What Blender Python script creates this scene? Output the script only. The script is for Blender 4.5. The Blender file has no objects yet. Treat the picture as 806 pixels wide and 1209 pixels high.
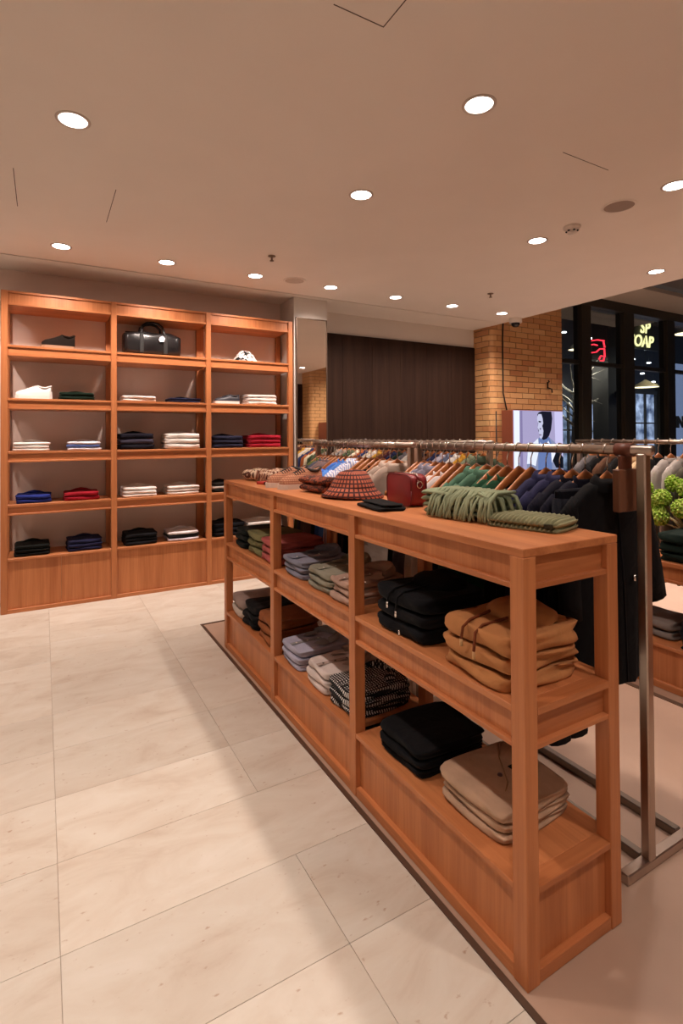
import bpy, math, random
from mathutils import Vector, Matrix
PI = math.pi
SC = bpy.context.scene
COL = SC.collection
random.seed(7)

# ------------------------------------------------------------------ camera
CAM_H = 1.35
yaw, pit, rol = math.radians(29.5728), math.radians(0.6965), math.radians(-0.3668)
F_PX, CY_PX = 620.585, 507.53
cd = bpy.data.cameras.new('camera')
cam = bpy.data.objects.new('camera', cd); COL.objects.link(cam); SC.camera = cam
Fv = Vector((math.sin(yaw), math.cos(yaw), 0)); Rv = Vector((math.cos(yaw), -math.sin(yaw), 0)); Uv = Vector((0, 0, 1))
F2 = Fv*math.cos(pit) + Uv*math.sin(pit); U2 = Uv*math.cos(pit) - Fv*math.sin(pit)
R3 = Rv*math.cos(rol) + U2*math.sin(rol); U3 = U2*math.cos(rol) - Rv*math.sin(rol)
m = Matrix((R3, U3, -F2)).transposed().to_4x4(); m.translation = Vector((0, 0, CAM_H))
cam.matrix_world = m
cd.sensor_fit = 'HORIZONTAL'; cd.sensor_width = 36; cd.lens = 36*F_PX/806
cd.shift_y = -(604.5 - CY_PX)/806
cd.clip_start = 0.02

# ------------------------------------------------------------------ world, view
w = bpy.data.worlds.new('night'); SC.world = w; w.use_nodes = True
w.node_tree.nodes['Background'].inputs[0].default_value = (0.35, 0.42, 0.6, 1)
w.node_tree.nodes['Background'].inputs[1].default_value = 0.03
SC.view_settings.view_transform = 'Standard'; SC.view_settings.look = 'None'
SC.view_settings.gamma = 1; SC.view_settings.use_curve_mapping = False
SC.view_settings.exposure = 0.43
LAMP_W = 66.0                      # watts per downlight
LAMP_COL = (1.0, 0.83, 0.735)
ZC = 2.75                          # ceiling height

# ------------------------------------------------------------------ materials
def srgb(r, g, b):
    f = lambda c: (c/255/12.92) if c/255 <= .04045 else ((c/255 + .055)/1.055)**2.4
    return (f(r), f(g), f(b), 1)
class NT:
    def __init__(s, name):
        s.m = bpy.data.materials.new(name); s.m.use_nodes = True
        s.t = s.m.node_tree; s.b = s.t.nodes['Principled BSDF']; s.out = s.t.nodes['Material Output']
    def n(s, typ, **k):
        nd = s.t.nodes.new('ShaderNode' + typ)
        for a, v in k.items():
            if a in nd.inputs: nd.inputs[a].default_value = v
            else: setattr(nd, a, v)
        return nd
    def l(s, a, ao, b, bi): s.t.links.new(a.outputs[ao], b.inputs[bi] if not isinstance(bi, int) else b.inputs[bi])
    def coords(s, scale=(1, 1, 1), kind='Object'):
        tc = s.n('TexCoord'); mp = s.n('Mapping'); mp.inputs['Scale'].default_value = scale
        s.l(tc, kind, mp, 'Vector'); return mp
    def ramp(s, stops):
        r = s.n('ValToRGB'); e = r.color_ramp.elements
        while len(e) < len(stops): e.new(.5)
        for i, (p, c) in enumerate(stops): e[i].position = p; e[i].color = c if len(c) == 4 else (*c, 1)
        return r
    def bump(s, src, out, strength=.2, dist=.01):
        b = s.n('Bump'); b.inputs['Strength'].default_value = strength; b.inputs['Distance'].default_value = dist
        s.l(src, out, b, 'Height'); s.l(b, 'Normal', s.b, 'Normal')
def plain(name, col, rough=.5, metal=0, spec=.5):
    t = NT(name); c = col if len(col) == 4 else (*col, 1)
    t.b.inputs['Base Color'].default_value = c; t.b.inputs['Roughness'].default_value = rough
    t.b.inputs['Metallic'].default_value = metal; t.b.inputs['Specular IOR Level'].default_value = spec
    return t.m
def emis(name, col, st):
    t = NT(name); t.t.nodes.remove(t.b)
    e = t.n('Emission'); e.inputs[0].default_value = col if len(col) == 4 else (*col, 1); e.inputs[1].default_value = st
    t.l(e, 0, t.out, 'Surface'); return t.m
def wood(name, axis, light=(.59, .228, .088), dark=(.385, .124, .042), rough=.38):
    sc = [26, 26, 26]; sc[axis] = 1.1
    t = NT(name); mp = t.coords(tuple(sc))
    oi = t.n('ObjectInfo'); add = t.n('VectorMath', operation='ADD'); mul = t.n('VectorMath', operation='SCALE'); mul.inputs['Scale'].default_value = 37
    cmb = t.n('CombineXYZ'); 
    for i in range(3): t.l(oi, 'Random', cmb, i)
    t.l(cmb, 0, mul, 0); t.l(mp, 0, add, 0); t.l(mul, 0, add, 1)
    n1 = t.n('TexNoise'); n1.inputs['Scale'].default_value = .55; n1.inputs['Detail'].default_value = 5; n1.inputs['Distortion'].default_value = .35
    t.l(add, 0, n1, 'Vector')
    n2 = t.n('TexNoise'); n2.inputs['Scale'].default_value = 4; n2.inputs['Detail'].default_value = 3
    t.l(add, 0, n2, 'Vector')
    mx = t.n('Mix'); mx.data_type = 'FLOAT'; mx.inputs[0].default_value = .3
    t.l(n1, 'Fac', mx, 2); t.l(n2, 'Fac', mx, 3)
    r = t.ramp([(.34, dark), (.5, tuple((a+b)/2 for a, b in zip(light, dark))), (.66, light)])
    t.l(mx, 0, r, 0); t.l(r, 0, t.b, 'Base Color')
    t.b.inputs['Roughness'].default_value = rough; t.b.inputs['Specular IOR Level'].default_value = .35
    t.bump(n2, 'Fac', .06, .002); return t.m
FAB = {}
def fabric(rgb, rough=.9, kind='weave'):
    key = (rgb, kind)
    if key in FAB: return FAB[key]
    t = NT('cloth_%d_%d_%d' % rgb); mp = t.coords((1, 1, 1))
    c = srgb(*rgb)
    if max(rgb) < 52: c = tuple(x*.5 for x in c[:3])+(1,)
    n = t.n('TexNoise'); n.inputs['Scale'].default_value = 9; n.inputs['Detail'].default_value = 4; t.l(mp, 0, n, 'Vector')
    r = t.ramp([(.3, tuple(x*.80 for x in c[:3])), (.7, tuple(min(1, x*1.12) for x in c[:3]))])
    t.l(n, 'Fac', r, 0); t.l(r, 0, t.b, 'Base Color')
    n2 = t.n('TexNoise'); n2.inputs['Scale'].default_value = 420 if kind == 'weave' else 160; t.l(mp, 0, n2, 'Vector')
    t.b.inputs['Roughness'].default_value = rough; t.b.inputs['Specular IOR Level'].default_value = .2
    t.b.inputs['Sheen Weight'].default_value = .02
    b1 = t.n('Bump'); b1.inputs['Strength'].default_value = .25; b1.inputs['Distance'].default_value = .002; t.l(n2, 'Fac', b1, 'Height')
    n3 = t.n('TexNoise'); n3.inputs['Scale'].default_value = 11; n3.inputs['Detail'].default_value = 2; n3.inputs['Distortion'].default_value = 1.4; t.l(mp, 0, n3, 'Vector')
    b2 = t.n('Bump'); b2.inputs['Strength'].default_value = .45; b2.inputs['Distance'].default_value = .012; t.l(n3, 'Fac', b2, 'Height')
    t.l(b1, 'Normal', b2, 'Normal'); t.l(b2, 'Normal', t.b, 'Normal'); FAB[key] = t.m; return t.m
def striped(name, axis, freq, c1, c2, axis2=None, freq2=0, c3=None, duty=.5):
    """woven stripes / checks in object space"""
    t = NT(name); tc = t.n('TexCoord'); sp = t.n('SeparateXYZ'); t.l(tc, 'Object', sp, 0)
    def band(ax, fr):
        a = t.n('Math', operation='MULTIPLY'); a.inputs[1].default_value = fr; t.l(sp, ax, a, 0)
        b = t.n('Math', operation='FRACT'); t.l(a, 0, b, 0)
        c = t.n('Math', operation='GREATER_THAN'); c.inputs[1].default_value = duty; t.l(b, 0, c, 0); return c
    mx = t.n('Mix'); mx.data_type = 'RGBA'; mx.inputs[6].default_value = srgb(*c1); mx.inputs[7].default_value = srgb(*c2)
    t.l(band(axis, freq), 0, mx, 0); last = mx
    if axis2 is not None:
        mx2 = t.n('Mix'); mx2.data_type = 'RGBA'; mx2.inputs[7].default_value = srgb(*(c3 or c2))
        t.l(band(axis2, freq2), 0, mx2, 0); t.l(mx, 2, mx2, 6); last = mx2
    t.l(last, 2, t.b, 'Base Color'); t.b.inputs['Roughness'].default_value = .9; t.b.inputs['Specular IOR Level'].default_value = .2
    return t.m
def plaid_polar(name, base, line, nang, nz):
    t = NT(name); tc = t.n('TexCoord'); sp = t.n('SeparateXYZ'); t.l(tc, 'Object', sp, 0)
    at = t.n('Math', operation='ARCTAN2'); t.l(sp, 1, at, 0); t.l(sp, 0, at, 1)
    outs = []
    for src, fr in ((at, nang/(2*PI)), (sp, nz)):
        a = t.n('Math', operation='MULTIPLY'); a.inputs[1].default_value = fr; t.l(src, 0 if src is at else 2, a, 0)
        b = t.n('Math', operation='FRACT'); t.l(a, 0, b, 0)
        c = t.n('Math', operation='GREATER_THAN'); c.inputs[1].default_value = .64; t.l(b, 0, c, 0); outs.append(c)
    mxm = t.n('Math', operation='MAXIMUM'); t.l(outs[0], 0, mxm, 0); t.l(outs[1], 0, mxm, 1)
    mx = t.n('Mix'); mx.data_type = 'RGBA'; mx.inputs[6].default_value = srgb(*base); mx.inputs[7].default_value = srgb(*line)
    t.l(mxm, 0, mx, 0); t.l(mx, 2, t.b, 'Base Color'); t.b.inputs['Roughness'].default_value = .9
    return t.m
def blotch(name, a, b, scale, thr=.5):
    t = NT(name); mp = t.coords((1, 1, 1)); n = t.n('TexNoise'); n.inputs['Scale'].default_value = scale; n.inputs['Detail'].default_value = 1.5
    t.l(mp, 0, n, 'Vector'); r = t.ramp([(thr-.02, srgb(*a)), (thr+.02, srgb(*b))]); t.l(n, 'Fac', r, 0); t.l(r, 0, t.b, 'Base Color')
    t.b.inputs['Roughness'].default_value = .9; return t.m

WX, WY, WZ = wood('cherry_wood_x', 0), wood('cherry_wood_y', 1), wood('cherry_wood_z', 2)
HANG = wood('hanger_wood', 0, (.50, .19, .06), (.30, .09, .028), .32)
METAL = plain('brushed_nickel', (.50, .42, .36), .32, 1)
CHROME = plain('hook_chrome', (.75, .72, .68), .2, 1)
BRONZE = plain('bronze_trim', (.16, .11, .08), .4, .7)
BLACK = plain('black_gap', (.01, .009, .008), .6)
WHITEP = plain('white_fitting', (.72, .66, .6), .5)
LEATHER_BLACK = plain('black_leather', (.012, .011, .012), .27)
LEATHER_RED = plain('oxblood_leather', srgb(132, 30, 36), .42)

def mk_plaster(name, c, sc=3):
    t = NT(name); mp = t.coords((1, 1, 1)); n = t.n('TexNoise'); n.inputs['Scale'].default_value = sc; t.l(mp, 0, n, 'Vector')
    r = t.ramp([(.3, tuple(x*.97 for x in c)), (.7, c)]); t.l(n, 'Fac', r, 0); t.l(r, 0, t.b, 'Base Color')
    t.b.inputs['Roughness'].default_value = .85; t.b.inputs['Specular IOR Level'].default_value = .2; return t.m
CEIL = mk_plaster('ceiling_paint', (.80, .735, .67))
WALLP = mk_plaster('wall_paint', (.68, .63, .58))
BACKP = mk_plaster('shelf_back_paint', (.74, .60, .535))
SOFF = mk_plaster('soffit_paint', (.62, .56, .48))

def mk_travertine():
    t = NT('travertine'); g = t.n('NewGeometry'); oi = t.n('ObjectInfo')
    cmb = t.n('CombineXYZ'); mm = t.n('Math', operation='MULTIPLY'); mm.inputs[1].default_value = 23; t.l(oi, 'Random', mm, 0); t.l(mm, 0, cmb, 2)
    ad = t.n('VectorMath', operation='ADD'); t.l(g, 'Position', ad, 0); t.l(cmb, 0, ad, 1)
    mp = t.n('Mapping'); mp.inputs['Scale'].default_value = (2.4, 5, 1); t.l(ad, 0, mp, 0)
    n1 = t.n('TexNoise'); n1.inputs['Scale'].default_value = 1.3; n1.inputs['Detail'].default_value = 8; n1.inputs['Roughness'].default_value = .62; n1.inputs['Distortion'].default_value = .8
    t.l(mp, 0, n1, 0)
    r = t.ramp([(.28, (.50, .42, .34)), (.45, (.575, .515, .435)), (.6, (.61, .565, .49)), (.78, (.65, .61, .55))]); t.l(n1, 'Fac', r, 0)
    hs = t.n('HueSaturation'); mr = t.n('MapRange'); mr.inputs[3].default_value = .93; mr.inputs[4].default_value = 1.05
    t.l(oi, 'Random', mr, 0); t.l(mr, 0, hs, 'Value'); t.l(r, 0, hs, 'Color')
    mp2 = t.n('Mapping'); mp2.inputs['Scale'].default_value = (1, 1.6, 1); t.l(ad, 0, mp2, 0)
    v = t.n('TexNoise'); v.inputs['Scale'].default_value = 34; v.inputs['Detail'].default_value = 4; t.l(mp2, 0, v, 0)
    r2 = t.ramp([(.66, (1, 1, 1)), (.76, (.66, .50, .40))]); t.l(v, 'Fac', r2, 0)
    mx = t.n('Mix'); mx.data_type = 'RGBA'; mx.blend_type = 'MULTIPLY'; mx.inputs[0].default_value = .85
    t.l(hs, 0, mx, 6); t.l(r2, 0, mx, 7); t.l(mx, 2, t.b, 'Base Color')
    rr = t.ramp([(.3, (.42,)*3), (.7, (.30,)*3)]); t.l(n1, 'Fac', rr, 0); t.l(rr, 0, t.b, 'Roughness')
    t.b.inputs['Specular IOR Level'].default_value = .35
    t.bump(v, 'Fac', .05, .002); return t.m
TRAV = mk_travertine()
def mk_taupe():
    t = NT('taupe_screed'); mp = t.coords((1, 1, 1)); n = t.n('TexNoise'); n.inputs['Scale'].default_value = 2.2; n.inputs['Detail'].default_value = 6; t.l(mp, 0, n, 0)
    r = t.ramp([(.3, (.375, .25, .185)), (.7, (.45, .305, .225))]); t.l(n, 'Fac', r, 0); t.l(r, 0, t.b, 'Base Color')
    t.b.inputs['Roughness'].default_value = .42; return t.m
TAUPE = mk_taupe()
def mk_brick():
    t = NT('glazed_brick'); oi = t.n('ObjectInfo')
    r = t.ramp([(0, srgb(196, 136, 92)), (.35, srgb(222, 172, 120)), (.7, srgb(208, 154, 102)), (1, srgb(228, 184, 130))]); t.l(oi, 'Random', r, 0)
    g = t.n('NewGeometry'); n = t.n('TexNoise'); n.inputs['Scale'].default_value = 40; t.l(g, 'Position', n, 0)
    mx = t.n('Mix'); mx.data_type = 'RGBA'; mx.blend_type = 'MULTIPLY'; mx.inputs[0].default_value = .4; t.l(r, 0, mx, 6); t.l(n, 'Color', mx, 7)
    t.l(r, 0, t.b, 'Base Color'); t.b.inputs['Roughness'].default_value = .3; t.bump(n, 'Fac', .1, .004); return t.m
BRICK = mk_brick()
MORTAR = plain('mortar', srgb(140, 104, 78), .9)
DARKP = wood('dark_panel', 2, (.040, .021, .014), (.024, .0125, .009), .6); DARKP.node_tree.nodes['Principled BSDF'].inputs['Specular IOR Level'].default_value = .08
def mk_mirror():
    return plain('mirror_glass', (.86, .84, .80), .015, 1)
MIRROR = mk_mirror()
def mk_glass():
    t = NT('window_glass'); t.t.nodes.remove(t.b)
    tr = t.n('BsdfTransparent'); tr.inputs[0].default_value = (.86, .9, .92, 1); gl = t.n('BsdfGlossy'); gl.inputs['Roughness'].default_value = .01
    lw = t.n('LayerWeight'); lw.inputs[0].default_value = .5; pw = t.n('Math', operation='POWER'); pw.inputs[1].default_value = 5
    t.l(lw, 'Facing', pw, 0); fr = t.n('MapRange'); fr.inputs[3].default_value = .05; fr.inputs[4].default_value = 1; t.l(pw, 0, fr, 0); mx = t.n('MixShader')
    t.l(fr, 0, mx, 0); t.l(tr, 0, mx, 1); t.l(gl, 0, mx, 2); t.l(mx, 0, t.out, 0); return t.m
GLASS = mk_glass()
FRAME = plain('window_frame', (.030, .026, .016), .45)

# ------------------------------------------------------------------ mesh helpers
class MB:
    def __init__(s): s.v = []; s.f = []; s.sm = []
    def add(s, vs, fs, smooth=True):
        o = len(s.v); s.v += [tuple(p) for p in vs]; s.f += [tuple(i+o for i in f) for f in fs]; s.sm += [smooth]*len(fs); return s
    def box(s, x0, x1, y0, y1, z0, z1, c=0.0):
        if c <= 0:
            vs = [(x, y, z) for x in (x0, x1) for y in (y0, y1) for z in (z0, z1)]
            return s.add(vs, [(0, 1, 3, 2), (4, 6, 7, 5), (0, 4, 5, 1), (2, 3, 7, 6), (0, 2, 6, 4), (1, 5, 7, 3)], False)
        c = min(c, (x1-x0)*.49, (y1-y0)*.49, (z1-z0)*.49)       # chamfered box
        vs = []; idx = {}
        for ix, X in enumerate((x0, x1)):
            for iy, Y in enumerate((y0, y1)):
                for iz, Z in enumerate((z0, z1)):
                    sx, sy, sz = (1-2*ix)*c, (1-2*iy)*c, (1-2*iz)*c
                    idx[ix, iy, iz] = len(vs)
                    vs += [(X, Y+sy, Z+sz), (X+sx, Y, Z+sz), (X+sx, Y+sy, Z)]
        I = lambda a, b, d, k: idx[a, b, d]+k
        fs = []
        for i in (0, 1):
            fs.append((I(i,0,0,0), I(i,0,1,0), I(i,1,1,0), I(i,1,0,0))); fs.append((I(0,i,0,1), I(1,i,0,1), I(1,i,1,1), I(0,i,1,1))); fs.append((I(0,0,i,2), I(0,1,i,2), I(1,1,i,2), I(1,0,i,2)))
        for a in (0, 1):
            for b in (0, 1):
                fs.append((I(a,b,0,0), I(a,b,1,0), I(a,b,1,1), I(a,b,0,1)))
                fs.append((I(a,0,b,0), I(a,1,b,0), I(a,1,b,2), I(a,0,b,2)))
                fs.append((I(0,a,b,1), I(1,a,b,1), I(1,a,b,2), I(0,a,b,2)))
                for d in (0, 1): fs.append((I(a,b,d,0), I(a,b,d,1), I(a,b,d,2)))
        return s.add(vs, fs, False)
    def tube(s, path, rad, n=10, caps=True, squash=None):
        """path: list of points; rad: number or list; squash=(a,b) scales the two section axes"""
        P = [Vector(p) for p in path]; R = rad if isinstance(rad, (list, tuple)) else [rad]*len(P)
        vs = []; up0 = None
        for i, p in enumerate(P):
            d = (P[min(i+1, len(P)-1)] - P[max(i-1, 0)]).normalized()
            if up0 is None: up0 = Vector((0, 1, 0)) if abs(d.y) < .9 else Vector((1, 0, 0))
            a = (up0 - d*up0.dot(d)).normalized(); b = d.cross(a); up0 = a
            sa, sb = squash if squash else (1, 1)
            for k in range(n):
                t = 2*PI*k/n; vs.append(p + (a*math.cos(t)*sa + b*math.sin(t)*sb)*R[i])
        fs = [(i*n+k, i*n+(k+1) % n, (i+1)*n+(k+1) % n, (i+1)*n+k) for i in range(len(P)-1) for k in range(n)]
        if caps: fs += [tuple(range(n-1, -1, -1)), tuple((len(P)-1)*n+k for k in range(n))]
        return s.add(vs, fs)
    def lathe(s, prof, n=24, at=(0, 0, 0), sx=1, sy=1, wob=None):
        vs = []
        for i, (r, z) in enumerate(prof):
            for k in range(n):
                t = 2*PI*k/n; q = wob(t, i) if wob else (1, 0)
                vs.append((at[0]+r*q[0]*math.cos(t)*sx, at[1]+r*q[0]*math.sin(t)*sy, at[2]+z+q[1]))
        fs = [(i*n+k, i*n+(k+1) % n, (i+1)*n+(k+1) % n, (i+1)*n+k) for i in range(len(prof)-1) for k in range(n)]
        return s.add(vs, fs)
    def ball(s, c, r, n=8, rz=None):
        rz = rz or r; m = max(4, n//2+1)
        return s.lathe([(r*math.sin(PI*i/m)+1e-5, -rz*math.cos(PI*i/m)) for i in range(m+1)], n, c)
    def prism(s, pts, y0, y1, smooth=False):
        """outline in x-z extruded along y"""
        n = len(pts); vs = [(x, y0, z) for x, z in pts] + [(x, y1, z) for x, z in pts]
        return s.add(vs, [tuple(range(n)), tuple(range(2*n-1, n-1, -1))] + [(i, i+n, (i+1) % n+n, (i+1) % n) for i in range(n)], smooth)
    def mesh(s, name, mat):
        me = bpy.data.meshes.new(name); me.from_pydata(s.v, [], s.f)
        me.polygons.foreach_set('use_smooth', s.sm)
        me.materials.append(mat); me.update(); return me
    def build(s, name, mat, parent=None, loc=(0, 0, 0), kind=None):
        return put(name, s.mesh(name, mat), parent, loc, kind)
def put(name, me, parent=None, loc=(0, 0, 0), kind=None, rot=None):
    o = bpy.data.objects.new(name, me); COL.objects.link(o); o.location = loc
    if rot is not None: o.rotation_euler = rot
    if parent: o.parent = parent
    if kind: o['kind'] = kind
    return o
def tag(o, label, cat, group=None):
    o['label'] = label; o['category'] = cat
    if group: o['group'] = group
    return o
def thing(name, label, cat, loc=(0, 0, 0), rz=0, group=None, rot=None):
    o = bpy.data.objects.new(name, None); COL.objects.link(o); o.location = loc; o.rotation_euler = rot or (0, 0, rz); o.empty_display_size = .05
    return tag(o, label, cat, group)
def fixnormals(me):
    import bmesh
    b = bmesh.new(); b.from_mesh(me); bmesh.ops.recalc_face_normals(b, faces=b.faces); b.to_mesh(me); b.free(); return me
ORD = ['first', 'second', 'third', 'fourth', 'fifth', 'sixth', 'seventh', 'eighth', 'ninth', 'tenth', 'eleventh', 'twelfth', 'thirteenth', 'fourteenth', 'fifteenth', 'sixteenth', 'seventeenth', 'eighteenth', 'nineteenth', 'twentieth', 'twenty-first', 'twenty-second', 'twenty-third', 'twenty-fourth', 'twenty-fifth', 'twenty-sixth', 'twenty-seventh', 'twenty-eighth', 'twenty-ninth', 'thirtieth']

# ------------------------------------------------------------------ room shell
X_L, X_R, Y_F, Y_B = -3.2, 5.0, -1.0, 5.14
TW, TD = .67, .345
fl = MB().box(X_L, 12.0, Y_F-2, 14.0, -.06, -.0038).build('floor', plain('tile_grout', (.42, .34, .27), .9), kind='structure')
tile_cache = {}
def tile(x0, x1, y0, y1):
    g = .0006; k = (round(x1-x0, 3), round(y1-y0, 3))
    if k not in tile_cache:
        tile_cache[k] = MB().box(-(x1-x0)/2+g, (x1-x0)/2-g, -(y1-y0)/2+g, (y1-y0)/2-g, -.004, 0, .0006).mesh('floor_tile', TRAV)
    put('floor_tile', tile_cache[k], fl, ((x0+x1)/2, (y0+y1)/2, 0))
XT, YT = .985, 3.815                 # taupe zone: x > XT, y < YT
far = MB()
for i in range(-5, 18):
    for j in range(-7, 14):
        x0, y0 = .04+(i)*TW, 1.225+(j)*TD
        x1, y1 = x0+TW, y0+TD
        if j == 1 and i == 0: x1 = XT                 # one long tile in this course
        if j == 1 and i == 1: continue
        if x1 < -2.4 or y1 < -.9 or y0 > 5.0: continue
        if x0 < XT and y0 < YT and x1 > XT:
            if y1 > YT: tile(x0, XT, y0, YT); tile(x0, x1, YT, y1); continue
            x1 = XT
        elif x0 >= XT and y0 < YT:
            if y1 <= YT: continue
            y0 = YT
        if x0 > 4.9: continue
        tile(x0, x1, y0, min(y1, Y_B-.0))
MB().box(XT+.018, 12, Y_F-2, YT-.018, -.011, -.001).build('floor', TAUPE, kind='structure')
MB().box(5.0, 16, YT, 14, -.011, -.001).build('floor', TAUPE, kind='structure')
tr = MB(); tr.box(XT, XT+.018, Y_F, YT, -.012, .003); tr.box(XT+.018, 5, YT-.018, YT, -.012, .003)
tr.build('trim_1', BRONZE, kind='structure')
MB().box(2.745, 2.775, -.9, 2.6, -.003, .003).build('trim_2', BRONZE, kind='structure')

# ceiling with linear slot
ce = MB(); SL0, SL1 = 4.70, 4.722
ce.box(X_L, X_R, Y_F-.2, SL0, ZC, ZC+.12); ce.box(X_L, X_R, SL1, 5.45, ZC, ZC+.12); ce.box(4.86, X_R, SL0, SL1, ZC, ZC+.12)
ceil = ce.build('ceiling', CEIL, kind='structure')
MB().box(X_L, 4.86, SL0, SL1, ZC+.03, ZC+.05).build('trim_3', BLACK, kind='structure')
MB().box(X_R-.06, X_R, Y_F-.2, 5.45, ZC+.12, 3.5).build('trim_4', CEIL, kind='structure')      # upstand at the ceiling edge
gl = MB()
def line(x0, y0, x1, y1, wd=.004):
    gl.box(min(x0, x1)-wd/2, max(x0, x1)+wd/2, min(y0, y1)-wd/2, max(y0, y1)+wd/2, ZC-.0006, ZC+.002)
line(-.135, 3.19, -.135, 3.70); line(.357, 3.19, .357, 3.70); line(.82, 1.475, 1.012, 1.475); line(1.012, 1.475, 1.012, 1.2); line(2.24, 1.705, 2.6, 1.705)
gl.build('trim_5', plain('panel_joint', (.10, .07, .055), .8), kind='structure')
# walls
MB().box(X_L, 2.18, Y_B, Y_B+.15, 0, ZC).build('wall_back', BACKP, kind='structure')
wc = MB().box(2.18, 2.552, 4.79, 5.35, 0, ZC).build('wall_column', WALLP, kind='structure')
MB().box(2.552, 5.0, 5.21, 5.35, 0, ZC).build('wall_alcove', WALLP, kind='structure')
MB().box(X_L-.15, X_L, Y_F, 5.3, 0, ZC).build('wall_left', WALLP, kind='structure')
wf = MB().box(X_L, 5.0, Y_F-.15, Y_F, 0, ZC).build('wall_front', WALLP, kind='structure')
MB().box(2.0, 4.99, Y_F, Y_F+.02, 0, 2.51).build('panel', DARKP, wf)
pn = MB()
xx = 2.556
k = 0
pnw = bpy.data.objects.new('wall_panelling', None); COL.objects.link(pnw); pnw['kind'] = 'structure'
while xx < 4.98:
    x2 = min(xx+.405, 4.985); MB().box(xx+.001, x2-.001, 5.185, 5.21, .0, 2.512, .0015).build('panel', DARKP, pnw); xx = x2
# mirror on the column
mi = thing('wall_mirror', 'tall narrow wall mirror in a thin metal frame on the white column', 'mirror', (2.37, 4.79, 0))
MB().box(-.165, .165, -.014, -.01, .12, 2.535).build('mirror_glass', MIRROR, mi)
b = MB(); b.box(-.175, -.165, -.02, 0, .11, 2.545); b.box(.165, .175, -.02, 0, .11, 2.545); b.box(-.175, .175, -.02, 0, 2.535, 2.545); b.box(-.175, .175, -.02, 0, .11, .12)
b.build('mirror_frame', BRONZE, mi)

# brick pier: rounded near corner, bricks one by one above the hanging rails
def brick_pier(x0, x1, yf, yb, sgn, single):
    """face at y=yf looking towards -sgn*y... corner radius rc at (x0, yf)"""
    rc = .085; BL, BH, G = .222, .0655, .008
    core = MB(); core.box(x0+.012, x1, min(yf+sgn*.012, yb), max(yf+sgn*.012, yb), 0, 3.45)
    # take the core's sharp corner back
    pier = MB()
    pts = [(x0+.012, yb), (x0+.012, yf+sgn*rc)]
    for i in range(1, 6):
        a = PI/2*i/6; pts.append((x0+.012+(rc-.012)*(1-math.cos(a)), yf+sgn*(rc-(rc-.012)*math.sin(a))))
    pts += [(x0+rc, yf+sgn*.012), (x1, yf+sgn*.012), (x1, yb)]
    n = len(pts); vs = [(p[0], p[1], 0) for p in pts]+[(p[0], p[1], 3.45) for p in pts]
    pier.add(vs, [(i, (i+1) % n, (i+1) % n+n, i+n) for i in range(n)]+[tuple(range(n)), tuple(range(n, 2*n))], False)
    po = put('wall_pier', fixnormals(pier.mesh('wall_pier', MORTAR)), kind='structure')
    # developed face: s runs along side face, round the corner, along the front
    Ls = abs(yb-yf)-rc; La = PI/2*rc; Lf = x1-x0-rc; Lt = Ls+La+Lf
    def pos(s, dpt):
        if s <= Ls: return (x0+dpt, yb-sgn*s)
        if s <= Ls+La:
            a = (s-Ls)/rc; r = rc-dpt
            return (x0+rc-r*math.cos(a), yf+sgn*(rc-r*math.sin(a)))
        return (x0+rc+(s-Ls-La), yf+sgn*dpt)
    cache = {}; low = MB(); nrow = int(3.44/(BH+G))
    for r in range(nrow):
        z0 = .004+r*(BH+G); s = 0; off = (BL+G)/2 if r % 2 else 0; s = -off
        while s < Lt-.02:
            a, e = max(s, 0), min(s+BL, Lt); s += BL+G
            if e-a < .03: continue
            ss = [a]+[q for q in [Ls+La*i/4 for i in range(5)] if a+.004 < q < e-.004]+[e]
            vs = []
            for q in ss:
                for dd, zz in ((.014, 0), (0, 0), (0, BH), (.014, BH)):
                    x, y = pos(q, dd); vs.append((x, y, z0+zz))
            fs = []
            for i in range(len(ss)-1):
                for k2 in range(3): fs.append((i*4+k2, i*4+k2+1, i*4+k2+5, i*4+k2+4))
            fs += [(0, 1, 2, 3), tuple((len(ss)-1)*4+i for i in (3, 2, 1, 0))]
            if single and z0 > 1.22 and not (e <= Ls and z0 > ZC):
                c = Vector(vs[0]); key = (len(ss), round(a, 3), round(e, 3))
                if key not in cache: cache[key] = fixnormals(MB().add([Vector(v)-c for v in vs], fs, False).mesh('brick', BRICK))
                put('brick', cache[key], po, c)
            else: low.add(vs, fs, False)
    put('lower_bricks' if single else 'bricks', fixnormals(low.mesh('bricks', BRICK)), po, kind='stuff')
    return po
brick_pier(4.99, 6.36, 4.90, 5.40, 1, True)
brick_pier(4.99, 6.36, -.62, -1.1, -1, False)

# upper soffit beyond the ceiling edge
MB().box(5.0, 12, 4.40, 5.2, 3.44, 3.5).build('ceiling', SOFF, kind='structure')
MB().box(5.0, 12, 4.20, 4.40, 3.62, 3.7).build('ceiling', plain('soffit_void', (.02, .018, .017), .8), kind='structure')
MB().box(5.0, 12, Y_F-2, 4.20, 3.46, 3.52).build('ceiling', plain('soffit_grey', (.16, .14, .13), .8), kind='structure')

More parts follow.
